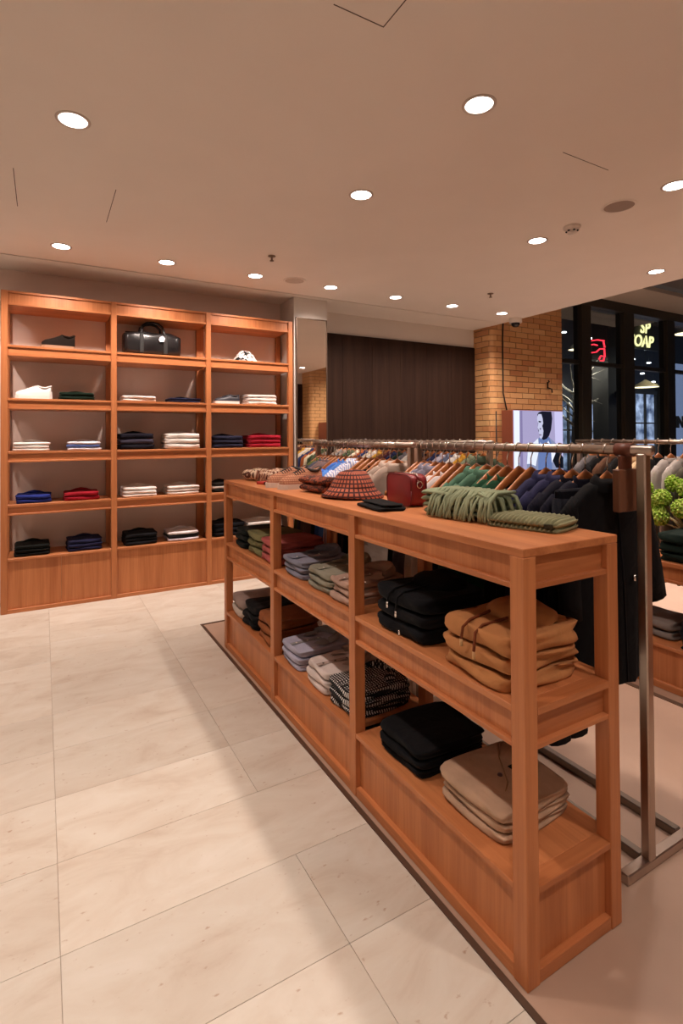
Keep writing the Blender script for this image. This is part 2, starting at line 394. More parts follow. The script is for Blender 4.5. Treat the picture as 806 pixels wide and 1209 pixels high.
# ------------------------------------------------------------------ window wall
win = bpy.data.objects.new('window_1', None); COL.objects.link(win); win['kind'] = 'structure'
YW = 5.10
for (a, e) in ((7.0, 7.22), (8.05, 8.32), (9.27, 9.50), (10.6, 10.85)):
    MB().box(a, e, YW-.06, YW+.09, 0, 3.44, .004).build('mullion', FRAME, win)
MB().box(6.36, 12, YW-.07, YW+.12, 3.30, 3.44, .004).build('window_head', FRAME, win)
prev = 6.36
for (a, e) in ((6.36, 7.0), (7.22, 8.05), (8.32, 9.27), (9.50, 10.6)):
    MB().box(a, e, YW-.03, YW+.06, 2.41, 2.47, .003).build('transom', FRAME, win)
    MB().box(a, e, YW-.03, YW+.06, 0, .10, .003).build('bottom_rail', FRAME, win)
    MB().box(a, e, YW+.01, YW+.018, .10, 2.41).build('pane', GLASS, win)
    MB().box(a, e, YW+.01, YW+.018, 2.47, 3.30).build('pane', GLASS, win)

# ------------------------------------------------------------------ hall beyond the window
DGREY = plain('hall_dark_wall', (.05, .053, .06), .7)
MB().box(6.0, 26, 8.9, 9.1, 0, 7).build('wall_hall', DGREY, kind='structure')
MB().box(6.36, 26, 6.4, 9, 4.6, 4.7).build('ceiling', plain('hall_ceiling', (.20, .19, .18), .8), kind='structure')
MB().box(6.0, 26, 5.3, 9, -.012, -.002).build('floor', plain('hall_floor', (.22, .23, .27), .25), kind='structure')
MB().box(7.2, 10.05, 5.7, 6.3, 3.46, 3.92).build('trim_6', SOFF, kind='structure')     # pale bulkhead outside
def lit_tex(name, c0, c1, st, sc):
    t = NT(name); t.t.nodes.remove(t.b); mp = t.coords((1, 1, 1)); n = t.n('TexNoise'); n.inputs['Scale'].default_value = sc; n.inputs['Detail'].default_value = 5
    t.l(mp, 0, n, 'Vector'); r = t.ramp([(.36, c0), (.5, tuple((a+b)/2.6 for a, b in zip(c0, c1))), (.68, c1)]); t.l(n, 'Fac', r, 0)
    e = t.n('Emission'); e.inputs[1].default_value = st; t.l(r, 0, e, 0); t.l(e, 0, t.out, 'Surface'); return t.m
GLOWB = lit_tex('lit_shopfront', (.03, .045, .09), (.36, .43, .60), 1.7, 3.2)
GLOWD = lit_tex('dim_shopfront', (.015, .02, .035), (.20, .25, .36), 1.5, 3.6)
for i, (x0, x1, z1, mm) in enumerate(((10.9, 12.0, 2.2, GLOWD), (12.2, 13.75, 2.15, GLOWB), (13.95, 15.5, 2.5, GLOWB), (15.7, 17.6, 2.6, GLOWB))):
    t = thing('shopfront', ['dim shop window across the hall, close beside the brick pier', 'blue lit shop window behind the second window mullion', 'blue lit shop window below the yellow sign', 'bright shop window near the right edge beyond the glass'][i], 'shopfront', (x0, 8.82, 0))
    MB().box(0, x1-x0, 0, .05, .4, z1).build('lit_pane', mm, t)
    MB().box(0, x1-x0, -.05, .06, 0, .4).build('stall_riser', FRAME, t)
    for q in range(4): MB().box((x1-x0)*q/3-.03, (x1-x0)*q/3+.03, -.05, .04, .4, z1).build('glazing_bar', FRAME, t)
    MB().box(-.03, x1-x0+.03, -.06, .06, z1, z1+.1).build('lintel', FRAME, t); MB().box(0, x1-x0, -.05, .04, z1*.66, z1*.66+.04).build('crossbar', FRAME, t)
MB().box(11.34, 11.76, 7.5, 7.9, 0, 4.6).build('trim_7', plain('hall_column', (.012, .011, .009), .6), kind='structure')   # dark column in the hall
def neon(name, strokes, mat, label, cat, loc, r=.022):
    t = thing(name, label, cat, loc)
    for s_ in strokes: MB().tube(s_, r, 6).build('neon_tube', mat, t)
    return t
NRED = emis('neon_red', (1, .03, .05), 2.2)
t = neon('neon_sign', [[(0, 0, .62), (.35, 0, .70), (.66, 0, .70)], [(.62, 0, .70), (.68, 0, .45)], [(.05, 0, .20), (.3, 0, .25), (.45, 0, .38), (.66, 0, .40)], [(.42, 0, .0), (.5, 0, .13), (.66, 0, .12), (.62, 0, -.04), (.48, 0, -.05)], [(.66, 0, .40), (.68, 0, .1)], [(.02, 0, .48), (.2, 0, .52), (.34, 0, .5)]], NRED, 'red neon sign glowing beyond the window behind the first mullion', 'neon sign', (10.62, 7.46, 3.06))
MB().tube([(0, .02, .0), (.9, .06, .0)], .012, 6).build('bracket', BLACK, t); MB().tube([(.1, .02, .5), (.9, .06, .5)], .012, 6).build('bracket', BLACK, t)
t.scale = (.8, 1, .62)
def text(body, size, loc, rot, mat, parent, name='letters', bold=.0, shear=0):
    cu = bpy.data.curves.new('t', 'FONT'); cu.body = body; cu.size = size; cu.extrude = .01; cu.offset = bold; cu.shear = shear
    tmp = bpy.data.objects.new('t', cu); COL.objects.link(tmp)
    dg = bpy.context.evaluated_depsgraph_get(); dg.update()
    me = bpy.data.meshes.new_from_object(tmp.evaluated_get(dg)); bpy.data.objects.remove(tmp)
    me.materials.clear(); me.materials.append(mat); me.name = name
    o = put(name, me, parent, loc); o.rotation_euler = rot; return o
NYEL = emis('sign_yellow', (.95, .85, .35), 1.6)
t = thing('hall_sign', 'yellow lettered hanging sign beyond the window in the third bay', 'sign', (12.98, 7.95, 3.62))
MB().box(-.05, 1.25, .03, .08, -.06, .72).build('sign_board', plain('board_dark', (.03, .03, .03), .6), t)
for x in (.2, 1.0): MB().tube([(x, .05, .7), (x, .05, .98)], .01, 5).build('hanger_rod', BLACK, t)
text('SP', .42, (.40, 0, .36), (PI/2, 0, 0), NYEL, t, bold=.006, shear=.2); text('SOAP', .42, (-.08, 0, .0), (PI/2, 0, 0), NYEL, t, bold=.006, shear=.2)
t = thing('hoarding', 'pale blue hoarding with black lettering beyond the right window bay', 'hoarding', (13.1, 7.0, 0))
MB().box(-.02, 5, .02, .1, 0, 3.05).build('board', emis('hoarding_glow', (.30, .37, .60), .5), t)  # plain board with an even pale blue emission of its own
text('IN', .36, (.05, 0, 1.52), (PI/2, 0, 0), BLACK, t, bold=.02)
t = thing('exit_sign', 'small blue lit sign behind the first window mullion', 'sign', (11.54, 7.42, 2.2))
MB().box(0, .35, .01, .06, 0, .15).build('sign_case', BLACK, t); MB().box(.01, .34, 0, .012, .01, .14).build('lit_face', emis('sign_blue', (.12, .65, .95), 1.6), t)
PEND = emis('pendant_glow', (1, .82, .5), 2.2)
for i, (x, y, z, r) in enumerate(((13.5, 7.9, 2.56, .33), (13.5, 6.8, 3.76, .36), (10.82, 7.9, 3.33, .22))):
    t = thing('pendant_lamp', ['wide pendant lamp hanging in the third window bay', 'pendant lamp at the right edge of the window', 'pendant lamp close to the brick pier'][i], 'pendant lamp', (x, y, z), 0, 'pendant lamps in the hall')
    MB().lathe([(.02, .2), (.06, .17), (r*.8, .06), (r, 0)], 16).build('lamp_shade', plain('shade_dark', (.25, .2, .1), .5), t)
    MB().lathe([(.001, .004), (r*.93, .004)], 16).build('diffuser', PEND, t)
    MB().tube([(0, 0, .2), (0, 0, 4.6-z)], .008, 5).build('cord', BLACK, t)
    ld = bpy.data.lights.new('pendant_beam', 'SPOT'); ld.energy = 260; ld.color = (1, .9, .75); ld.spot_size = math.radians(160); ld.spot_blend = 1; ld.shadow_soft_size = .15
    o = bpy.data.objects.new('lamp', ld); COL.objects.link(o); o.parent = t; o.location = (0, 0, -.02)
SPK = emis('hall_spot', (.95, .97, 1), 6)
rr = random.Random(3)
pts = [(10.15, 7.9, 3.55), (10.6, 7.9, 3.75), (13.7, 7.9, 2.95), (14.2, 7.9, 2.75), (13.3, 7.9, 3.3), (13.9, 7.9, 3.6), (14.0, 7.9, 3.25), (12.1, 7.9, 3.02), (9.9, 7.9, 2.72), (10.2, 7.9, 2.72), (11.65, 7.9, 3.7), (12.3, 7.9, 2.4), (12.2, 7.9, 2.85), (11.9, 7.9, 2.0)]
for i, (x, y, z) in enumerate(pts):
    t = thing('hall_spotlight', 'tiny white spot light in the hall behind the window glass', 'spotlight', (x, y+.2, z), 0, 'tiny spot lights beyond the window')
    MB().lathe([(.001, .02), (.05, .012), (.05, -.012), (.001, -.02)], 8).build('lamp_head', SPK, t); MB().tube([(0, 0, .01), (0, 0, 4.6-z)], .004, 4).build('cord', BLACK, t)
# bare tree with light bark beyond the first bay
t = thing('bare_tree', 'bare branching tree with pale twigs beyond the left window bay', 'tree', (10.72, 8.0, 0))
MB().tube([(0, 0, 0), (.05, 0, .9), (.15, .05, 1.7), (.1, 0, 2.5)], [.09, .07, .05, .03], 7).build('trunk', plain('pale_bark', (.20, .19, .17), .8), t)
br = MB()
for i in range(26):
    a = rr.uniform(0, 2*PI); z0 = rr.uniform(1.5, 2.5); L = rr.uniform(.4, .75)
    p0 = Vector((.1, 0, z0)); p1 = p0+Vector((math.cos(a)*L*.5, math.sin(a)*L*.4, L*.35)); p2 = p1+Vector((math.cos(a)*L*.5, math.sin(a)*L*.5, rr.uniform(-.25, .45)))
    br.tube([p0, p1, p2], [.02, .013, .006], 5)
br.build('branches', plain('pale_twig', (.42, .40, .34), .8), t, kind='stuff')

# ------------------------------------------------------------------ ceiling fittings
LENS = emis('lamp_lens', (1, .93, .86), 14)
RING = plain('lamp_ring', (.55, .46, .40), .4)
BAF = plain('lamp_baffle', (.25, .20, .17), .5)
ring_me = MB().lathe([(.0575, 0.002), (.0575, -.004), (.071, -.003), (.072, .001)], 28).mesh('trim_ring', RING)
lens_me = MB().lathe([(.0001, -.0015), (.05, -.0015), (.0572, -.001)], 28).mesh('lens', LENS)
def downlight(x, y, label, spot=True, power=LAMP_W, tilt=None):
    t = thing('downlight', label, 'ceiling light', (x, y, ZC), 0, 'recessed ceiling downlights')
    put('trim_ring', ring_me, t); put('lens', lens_me, t)
    if spot:
        ld = bpy.data.lights.new('downlight_beam', 'SPOT'); ld.energy = power; ld.color = LAMP_COL; ld.spot_size = math.radians(108); ld.spot_blend = 1.0; ld.shadow_soft_size = .05
        o = bpy.data.objects.new('lamp', ld); COL.objects.link(o); o.parent = t; o.location = (0, 0, -.012)
        if tilt: o.rotation_euler = tilt
    return t
AX, ST = .114, .745
for j, y in enumerate((2.578, 1.629)):
    for k in range(-2, 8, 2):
        x = AX+k*ST
        if x > 4.9: continue
        nm = {(0, 0): 'ceiling downlight on the left, above the travertine aisle', (0, 2): 'ceiling downlight near the middle of the ceiling', (0, 4): 'ceiling downlight left of the smoke detector', (0, 6): 'ceiling downlight close to the edge near the window', (1, 2): 'largest ceiling downlight, right of centre near the top', (1, 4): 'ceiling downlight cut by the right edge beside the speaker'}
        downlight(x, y, nm.get((j, k), 'ceiling downlight outside the view of the picture'))
for k in range(-2, 7):
    lab = ('%s downlight from the left in the far ceiling row' % ORD[k]) if k >= 0 else 'ceiling downlight outside the view of the picture'
    downlight(AX+k*ST, 4.328, lab, power=LAMP_W*1.08, tilt=(math.radians(22), 0, 0))
for y in (3.4, 1.9, .4):  # unseen soffit lamps, added to brighten the brick pier
    t = downlight(5.75, y, 'downlight of the raised soffit outside the view of the picture', power=400); t.location.z = 3.455
for k in range(-2, 7, 2):
    downlight(AX+k*ST, -.13, 'ceiling downlight outside the view of the picture' if k < 6 else 'ceiling downlight seen only in the wall mirror')
GRILLE = plain('speaker_grille', (.30, .23, .19), .7)
for i, (x, y, lab) in enumerate(((3.07, 1.945, 'round ceiling speaker grille right of the smoke detector'), (1.96, 4.29, 'round ceiling speaker grille near the far light row'))):
    t = thing('ceiling_speaker', lab, 'speaker', (x, y, ZC), 0, 'ceiling speakers')
    MB().lathe([(.085, 0.001), (.085, -.004), (.10, -.004), (.103, .001)], 28).build('trim_ring', CEIL, t)
    MB().lathe([(.0001, -.003), (.085, -.002)], 28).build('grille', GRILLE if i == 0 else plain('grille_pale', (.5, .42, .36), .7), t)
t = thing('smoke_detector', 'small white smoke detector on the ceiling', 'smoke detector', (3.09, 2.29, ZC))
MB().lathe([(.055, 0), (.055, -.012), (.045, -.02), (.03, -.03), (.03, -.045), (.0001, -.048)], 20).build('housing', WHITEP, t)
b = MB()
for k in range(6): b.box(.033*math.cos(k*PI/3)-.006, .033*math.cos(k*PI/3)+.006, .033*math.sin(k*PI/3)-.006, .033*math.sin(k*PI/3)+.006, -.036, -.029)
b.build('sensor_vents', BLACK, t)
for i, (x, y) in enumerate(((1.54, 3.79), (3.84, 3.77))):
    t = thing('sprinkler_head', 'fire sprinkler head on the ceiling, ' + ('left above the shelving' if not i else 'right before the brick pier'), 'sprinkler', (x, y, ZC), 0, 'sprinkler heads')
    MB().lathe([(.03, 0), (.028, -.006), (.008, -.008), (.008, -.035), (.0001, -.035)], 14).build('stem', plain('sprinkler_brass', (.2, .14, .1), .4, .6), t)
    MB().lathe([(.0001, -.040), (.016, -.040), (.016, -.036), (.0001, -.036)], 12).build('deflector', plain('sprinkler_brass2', (.2, .14, .1), .4, .6), t)
t = thing('ceiling_camera', 'small round camera at the ceiling edge before the brick pier', 'camera', (4.93, 4.44, ZC))
MB().lathe([(.075, 0), (.075, -.05), (.07, -.055), (.0001, -.055)], 20).build('base', WHITEP, t)
MB().lathe([(.05, -.055), (.048, -.08), (.03, -.10), (.0001, -.105)], 16).build('dome', LEATHER_BLACK, t)

# ------------------------------------------------------------------ display screen on the pier
scr = thing('display_screen', 'lit screen showing a portrait photo in front of the brick pier', 'display screen', (5.16, 4.69, .45))
SW, SH = .93, 1.215
MB().box(-.015, SW+.01, .012, .19, 0, SH+.006, .003).build('casing', plain('casing_brown', srgb(146, 82, 60), .5), scr)
def emc(r, g, b, s=1.0): 
    c = srgb(r, g, b); return emis('screen_%d_%d_%d' % (r, g, b), c, s)
picbg = MB().box(0, SW, .004, .012, .004, SH).build('screen_panel', emc(150, 143, 178), scr)
def poly(pts, mat, name, lvl):
    # pts in picture pixels of the photographed screen (57 wide, ~76 down to the garments), mapped on its face
    q = [((x)/57*SW, SH-(y)/57.0*SW*1.0) for x, y in pts]
    n = len(q); y0 = .004-.0012*lvl
    me = MB().prism(q, y0-.001, y0).mesh(name, mat); fixnormals(me)
    return put(name, me, picbg)
poly([(0, 0.2), (6.5, .2), (6, 76), (0, 76)], emc(214, 220, 240), 'pale_curtain', 1)
poly([(6.5, .2), (9.5, .2), (10, 76), (6, 76)], emc(120, 112, 150), 'curtain_fold', 1)
poly([(47, .2), (57, .2), (57, 40), (48, 36)], emc(182, 178, 214), 'pale_wall', 1)
poly([(14, 76), (14, 36), (17, 29), (22, 25), (29, 21), (40, 21), (48, 26), (53, 34), (57, 45), (57, 76)], emc(120, 128, 158), 'jacket', 2)
poly([(14, 42), (15, 33), (19, 27), (27, 22), (28, 31), (25, 40), (24, 44), (18, 42)], emc(206, 212, 230), 'jacket_highlight', 3)
poly([(28, 22), (31, 20), (40, 21), (44, 28), (42, 76), (27, 76), (27, 40)], emc(92, 110, 156), 'shirt', 3)
poly([(29, 25), (34, 29), (39, 24), (41, 27), (37, 31), (31, 29.5)], emc(206, 210, 230), 'collar', 5)
poly([(26.5, 3), (28, 1.2), (32, .3), (43, .3), (44, 6), (42.5, 15), (40, 20), (37, 22.5), (33, 23.4), (30, 21), (27.5, 16), (26.5, 13), (27.3, 9)], emc(22, 22, 36), 'head', 4)
poly([(26, 5.5), (27.6, 2.6), (31, 2.6), (32.4, 6), (33, 10), (31.8, 12), (33.2, 16), (32.4, 20.5), (30.6, 22.6), (28.9, 21.5), (28.9, 19.4), (27.7, 17.6), (28.2, 16), (26.4, 13.2), (27.4, 9.8), (26.2, 8)], emc(176, 178, 204), 'face_light', 5)
poly([(28.6, 14), (30.4, 13.6), (30.2, 15), (28.8, 15.2)], emc(96, 92, 116), 'nose_shadow', 6)
poly([(27.5, 8), (30.5, 8.2), (30.2, 9.4), (27.7, 9.2)], emc(20, 20, 30), 'eye_shadow', 6)
poly([(28, 18.5), (31, 18.8), (30.4, 20), (28.2, 19.6)], emc(120, 110, 130), 'mouth', 6)
poly([(44, 40), (48, 34), (52, 33), (57, 38), (57, 47), (48, 46)], emc(16, 18, 26), 'dark_sleeve', 4)
poly([(42, 31), (48, 30), (47, 35), (43, 42)], emc(214, 216, 232), 'lapel', 4)
poly([(17, 52), (22, 48), (27, 50), (25, 60), (20, 66), (16, 64)], emc(30, 34, 48), 'arm_shadow', 4)
poly([(19, 56), (24, 53), (26, 57), (21, 63)], emc(190, 196, 220), 'hand', 5)
poly([(42, 50), (45, 56), (47, 56), (50, 50), (48, 64), (43, 64)], emc(220, 222, 238), 'pocket_light', 5)
o = MB().tube([(5.185, 4.83, 1.675), (5.185, 4.885, 1.9), (5.185, 4.888, 2.6), (5.185, 4.87, 2.9)], .009, 6).build('cable', BLACK)
tag(o, 'black cable running down the brick pier to the screen', 'cable')
o = MB().tube([(5.03, 4.84, .4), (5.03, 4.84, 1.66)], .008, 6).build('cable', BLACK); o.location = (.02, .04, 0)
tag(o, 'short dark cable on the bricks left of the screen', 'cable')
t = thing('wall_hook', 'small black hook fixed on the bricks above the screen', 'hook', (6.05, 4.9, 2.02))
MB().box(-.01, .01, -.012, 0, -.03, .06).build('plate', BLACK, t); MB().tube([(0, -.01, .05), (-.02, -.05, .06), (-.045, -.055, .075)], .008, 6).build('prong', BLACK, t)
MB().tube([(0, -.01, -.02), (.03, -.05, -.04), (.035, -.05, -.09)], .009, 6).build('prong', BLACK, t)
# second screen, seen in the mirror
t = thing('display_screen', 'dark backed screen seen only as a reflection in the wall mirror', 'display screen', (5.19, -.60, .45))
MB().box(0, .055, 0, .42, 0, 1.2).build('casing', plain('casing_brown2', srgb(146, 82, 60), .5), t); MB().box(.055, .9, .0, .42, 0, 1.2).build('screen_panel', BLACK, t)

# ------------------------------------------------------------------ long display table (cherry gondola)
def gondola(name, label, loc, ys, depth, levels, top, loc_rot=0):
    """ys: post positions along y (fronts start there), levels: shelf tops; front is x=0"""
    t = thing(name, label, 'display table', loc, loc_rot)
    P = .045; L = ys[-1]+P
    c = .0015
    zt = top-.022
    MB().box(0, depth, 0, L, zt, top, .002).build('tabletop', WY, t)
    for y in ys:
        for x in (0, depth-P): MB().box(x, x+P, y, y+P, 0, zt, .002).build('post', WZ, t)
    def beam(zu, zl, lip_top=True):
        """recessed apron with a protruding rail under it, on all four sides; shelf board when lip_top"""
        for i in range(len(ys)-1):
            a, e = ys[i]+P, ys[i+1]
            for x0, s in ((.0, 1), (depth, -1)):
                MB().box(*sorted((x0+s*.018, x0+s*.032)), a, e, zl+.014, zu).build('apron', WZ, t)
                MB().box(*sorted((x0+s*.003, x0+s*.04)), a, e, zl, zl+.014, c).build('apron_rail', WY, t)
        for y0, s in ((0, 1), (L, -1)):
            MB().box(P, depth-P, *sorted((y0+s*.018, y0+s*.032)), zl+.014, zu).build('apron', WX, t)
            MB().box(P, depth-P, *sorted((y0+s*.003, y0+s*.04)), zl, zl+.014, c).build('apron_rail', WX, t)
    beam(zt, top-.105)
    for zs in levels[:-1]:
        for i in range(len(ys)-1):
            MB().box(.002, depth-.002, ys[i]+P, ys[i+1], zs-.018, zs, c).build('shelf', WY, t)
        for y in ys: MB().box(P, depth-P, y, y+P, zs-.018, zs).build('shelf_strip', WX, t)
        beam(zs-.018, zs-.105)
    zb = levels[-1]
    for i in range(len(ys)-1):
        a, e = ys[i]+P, ys[i+1]
        MB().box(.002, depth-.002, a, e, zb-.018, zb, c).build('base_shelf', WY, t)
        for x0, s in ((.0, 1), (depth, -1)):
            MB().box(*sorted((x0+s*.02, x0+s*.035)), a, e, .035, zb-.018).build('base_panel', WZ, t)
            MB().box(*sorted((x0+s*.002, x0+s*.04)), a, e, 0, .035, c).build('plinth_rail', WY, t)
    for y0, s in ((0, 1), (L, -1)):
        MB().box(P, depth-P, *sorted((y0+s*.02, y0+s*.035)), .035, zb-.018).build('base_panel', WZ, t)
        MB().box(P, depth-P, *sorted((y0+s*.002, y0+s*.04)), 0, .035, c).build('plinth_rail', WX, t)
        MB().box(P, depth-P, *sorted((y0+s*.002, y0+s*P)), zb-.018, zb, c).build('shelf_strip', WX, t)
    return t
TX, TY, TDP = 1.018, .900, .375
YS = [0, .803, 1.604, 2.397]
gondola('display_table', 'long open cherry wood display table of three bays in the foreground', (TX, TY, 0), YS, TDP, [.675, .235], 1.071)
G2X, G2Y = 2.85, -.9
gondola('display_table', 'low cherry wood display table behind the rails at the right edge', (G2X, G2Y, 0), [0, .95, 1.9, 2.85], .40, [.235], .675)

# ------------------------------------------------------------------ wall shelving unit
def wall_unit():
    y0, yb = 4.788, 5.138
    t = thing('wall_shelving', 'tall cherry wood wall shelving unit with three open bays', 'shelving', (0, y0, 0))
    W = [-.283, .519, 1.3215, 2.163]; P = .045; D = yb-y0
    px = [W[0], W[1]-P/2, W[2]-P/2, W[3]-P]
    for i, x in enumerate(px):
        MB().box(x, x+P, 0, P, 0, 2.497, .002).build('post', WZ, t); MB().box(x, x+P, D-.04, D, 0, 2.497, .002).build('rear_post', WZ, t)
    for i, x in enumerate(px): 
        if i in (1, 2): MB().box(x-.012, x+P+.012, D-.045, D-.003, 0, 2.497).build('rear_post', WZ, t)
    for i in range(3):
        a, e = px[i]+P, px[i+1]
        MB().box(a, e, .003, D, 2.479, 2.497, .0015).build('top_board', WX, t)
        MB().box(a, e, .015, .03, 2.40, 2.479).build('fascia', WZ, t); MB().box(a, e, .003, .04, 2.385, 2.40, .0015).build('fascia_rail', WX, t)
        MB().box(a, e, .03, D, 2.386, 2.398).build('top_soffit', WX, t)
        for zs in (2.075, 1.662, 1.247, .836):
            MB().box(a, e, .002, D, zs-.018, zs, .0015).build('shelf', WX, t)
            MB().box(a, e, .014, .028, zs-.07, zs-.018).build('fascia', WX, t); MB().box(a, e, .003, .04, zs-.084, zs-.07, .0015).build('fascia_rail', WX, t)
            MB().box(a, e, .028, D, zs-.083, zs-.072).build('shelf_underside', WX, t)
        MB().box(a, e, .002, D, .402, .42, .0015).build('shelf', WX, t)
        mid = (a+e)/2
        MB().box(a, mid-.0005, .018, .034, .03, .402, .0005).build('base_panel', WZ, t); MB().box(mid+.0005, e, .018, .034, .03, .402, .0005).build('base_panel', WZ, t)
        MB().box(a, e, .003, .04, 0, .03, .0015).build('plinth_rail', WX, t)
    MB().box(px[3]+.012, px[3]+P, P, D-.04, 0, 2.497).build('end_frame', WZ, t) if False else None
    return t
wall_unit()

# ------------------------------------------------------------------ folded garments
def fold_mesh(w, d, h, seed, layers=2, wob=.004, nose=.5, top=.0):
    """soft folded cloth slab: front (-y) is one rounded fold, sides show the layers; base at z=0"""
    r = random.Random(seed); nx, ny = 10, 8; nz = layers*4
    ph = [r.uniform(0, 6.28) for _ in range(8)]
    mb = MB()
    def shape(u, v, q):
        # u,v in -1..1 , q 0..1
        e = 11
        lay = abs(math.sin(PI*q*layers))                       # bulge of each layer
        side = .955+.045*lay**.5
        nz_ = math.sqrt(max(0, 1-(2*q-1)**2))                  # rounded nose for the front fold
        # squircle plan
        k = (abs(u)**e+abs(v)**e)**(1/e); m_ = max(abs(u), abs(v)); s = m_/k if k > 0 else 1
        X, Y = u*s, v*s
        x = X*w/2*(side if abs(u) > .9 else 1)
        y = Y*d/2*(side if v > .9 else 1)
        if v < -.5: y += d*.5*.0 + (1-nz_)*min(h*.5, .02)*((-v-.5)/.5)
        x += wob*math.sin(3*v+ph[0]+q*5)*(abs(u)); y += wob*math.sin(3.3*u+ph[1]+q*4)*abs(v)
        edge = max(0, (max(abs(u), abs(v))-.62)/.38)
        zt = h 
        z = q*zt
        if q > .99: z -= .10*h*edge**3
        if q > .99: z -= abs(wob*.9*(math.sin(4*u+ph[2])*math.sin(3.1*v+ph[3])+.6*math.sin(7*u+3*v+ph[4])))+0
        if q < .01: z = 0
        return (x, y, z)
    # top and bottom grids + side rings on shared perimeter
    per = [(-1+2*i/nx, -1) for i in range(nx)]+[(1, -1+2*j/ny) for j in range(ny)]+[(1-2*i/nx, 1) for i in range(nx)]+[(-1, 1-2*j/ny) for j in range(ny)]
    n = len(per); vs = []; fs = []
    for k in range(nz+1):
        for (u, v) in per: vs.append(shape(u, v, k/nz))
    for k in range(nz):
        for i in range(n): fs.append((k*n+i, k*n+(i+1) % n, (k+1)*n+(i+1) % n, (k+1)*n+i))
    idx = {}
    for i, p in enumerate(per): idx[(round((p[0]+1)*nx/2), round((p[1]+1)*ny/2))] = nz*n+i
    for i in range(nx+1):
        for j in range(ny+1):
            if (i, j) not in idx: idx[(i, j)] = len(vs); vs.append(shape(-1+2*i/nx, -1+2*j/ny, 1))
    for i in range(nx):
        for j in range(ny): fs.append((idx[i, j], idx[i+1, j], idx[i+1, j+1], idx[i, j+1]))
    fs.append(tuple(range(n-1, -1, -1)))
    mb.add(vs, fs); return mb
POS = {1: ['single'], 2: ['lower', 'upper'], 3: ['bottom', 'middle', 'top'], 4: ['bottom', 'second', 'third', 'top']}
def stack(what, place, cat, colors, x, y, z, w, d, hs, rz, group, seed, layers=2, wob=.004, extra=None, jit=.006, mats=None):
    r = random.Random(seed); tops = []
    n = len(hs); zz = z
    for i in range(n):
        mat = mats[i % len(mats)] if mats else fabric(colors[i % len(colors)])
        lab = ('%s %s, %s' % (POS[n][i], what, place)) if n > 1 else ('%s %s' % (what, place))
        t = thing('folded_'+cat.replace(' ', '_'), lab, cat, (x+r.uniform(-jit, jit), y+r.uniform(-jit, jit), zz), rz+r.uniform(-.03, .03), group)
        fold_mesh(w*r.uniform(.97, 1.02), d*r.uniform(.96, 1), hs[i], seed*10+i, layers, wob).build('folded_cloth', mat, t)
        tops.append((t, zz+hs[i], hs[i], mat)); zz += hs[i]
    return tops
# --- on the wall shelves: (row shelf height, x-range, colours, layers...)
ROWZ = {1: 2.075, 2: 1.662, 3: 1.247, 4: .836, 5: .42}
BAY = ['left', 'middle', 'right']
ROWN = {1: 'top shelf', 2: 'second shelf', 3: 'third shelf', 4: 'fourth shelf', 5: 'lowest shelf'}
WHITE, NAVY, BLK, GRN, BLUE, RED = (236, 230, 226), (30, 32, 58), (20, 20, 22), (14, 44, 30), (36, 50, 128), (150, 22, 38)
ws = [(2, 0, .108, .37, [GRN], 2, .066, 'dark green folded top'), (3, 0, -.217, .042, [WHITE], 3, .072, 'white folded shirt'), (3, 0, .163, .421, [(226, 226, 236), (92, 116, 182), (226, 226, 236)], 3, .074, 'white and blue folded shirt'),
 (4, 0, -.2, .054, [BLUE], 2, .066, 'royal blue folded sweater'), (4, 0, .138, .404, [RED], 2, .07, 'deep red folded sweater'), (5, 0, -.205, .042, [(22, 26, 24)], 3, .088, 'black folded sweater'), (5, 0, .163, .427, [(32, 34, 66)], 3, .092, 'dark navy folded sweater'),
 (2, 1, .59, .875, [WHITE], 2, .054, 'white folded tee'), (2, 1, .98, 1.266, [NAVY], 2, .046, 'navy folded tee'), (3, 1, .559, .856, [(26, 24, 40), (60, 56, 72), (30, 26, 44)], 3, .14, 'dark patterned folded knit'), (3, 1, .942, 1.257, [(230, 222, 216)], 3, .14, 'cream folded jersey'),
 (4, 1, .592, .876, [WHITE], 3, .085, 'white folded tee'), (4, 1, .963, 1.256, [WHITE], 3, .08, 'white folded tee'), (5, 1, .605, .883, [(24, 24, 30)], 3, .10, 'black folded sweater'), (5, 1, .962, 1.247, [(220, 212, 224), (40, 36, 40), (226, 220, 222)], 3, .085, 'pale and dark striped folded shirt'),
 (2, 2, 1.697, 2.02, [(232, 222, 216)], 3, .10, 'cream folded sweater'), (3, 2, 1.359, 1.678, [(34, 34, 54)], 3, .115, 'navy folded sweater'), (3, 2, 1.72, 2.063, [(158, 24, 44)], 3, .12, 'crimson folded sweater'),
 (4, 2, 1.36, 1.6, [(40, 36, 34), (226, 220, 214), (50, 46, 44)], 3, .09, 'black and white folded tee'), (5, 2, 1.372, 1.683, [(26, 28, 36)], 3, .125, 'dark navy folded sweater'), (5, 2, 1.70, 2.07, [WHITE], 3, .11, 'white folded sweater')]
seed = 100
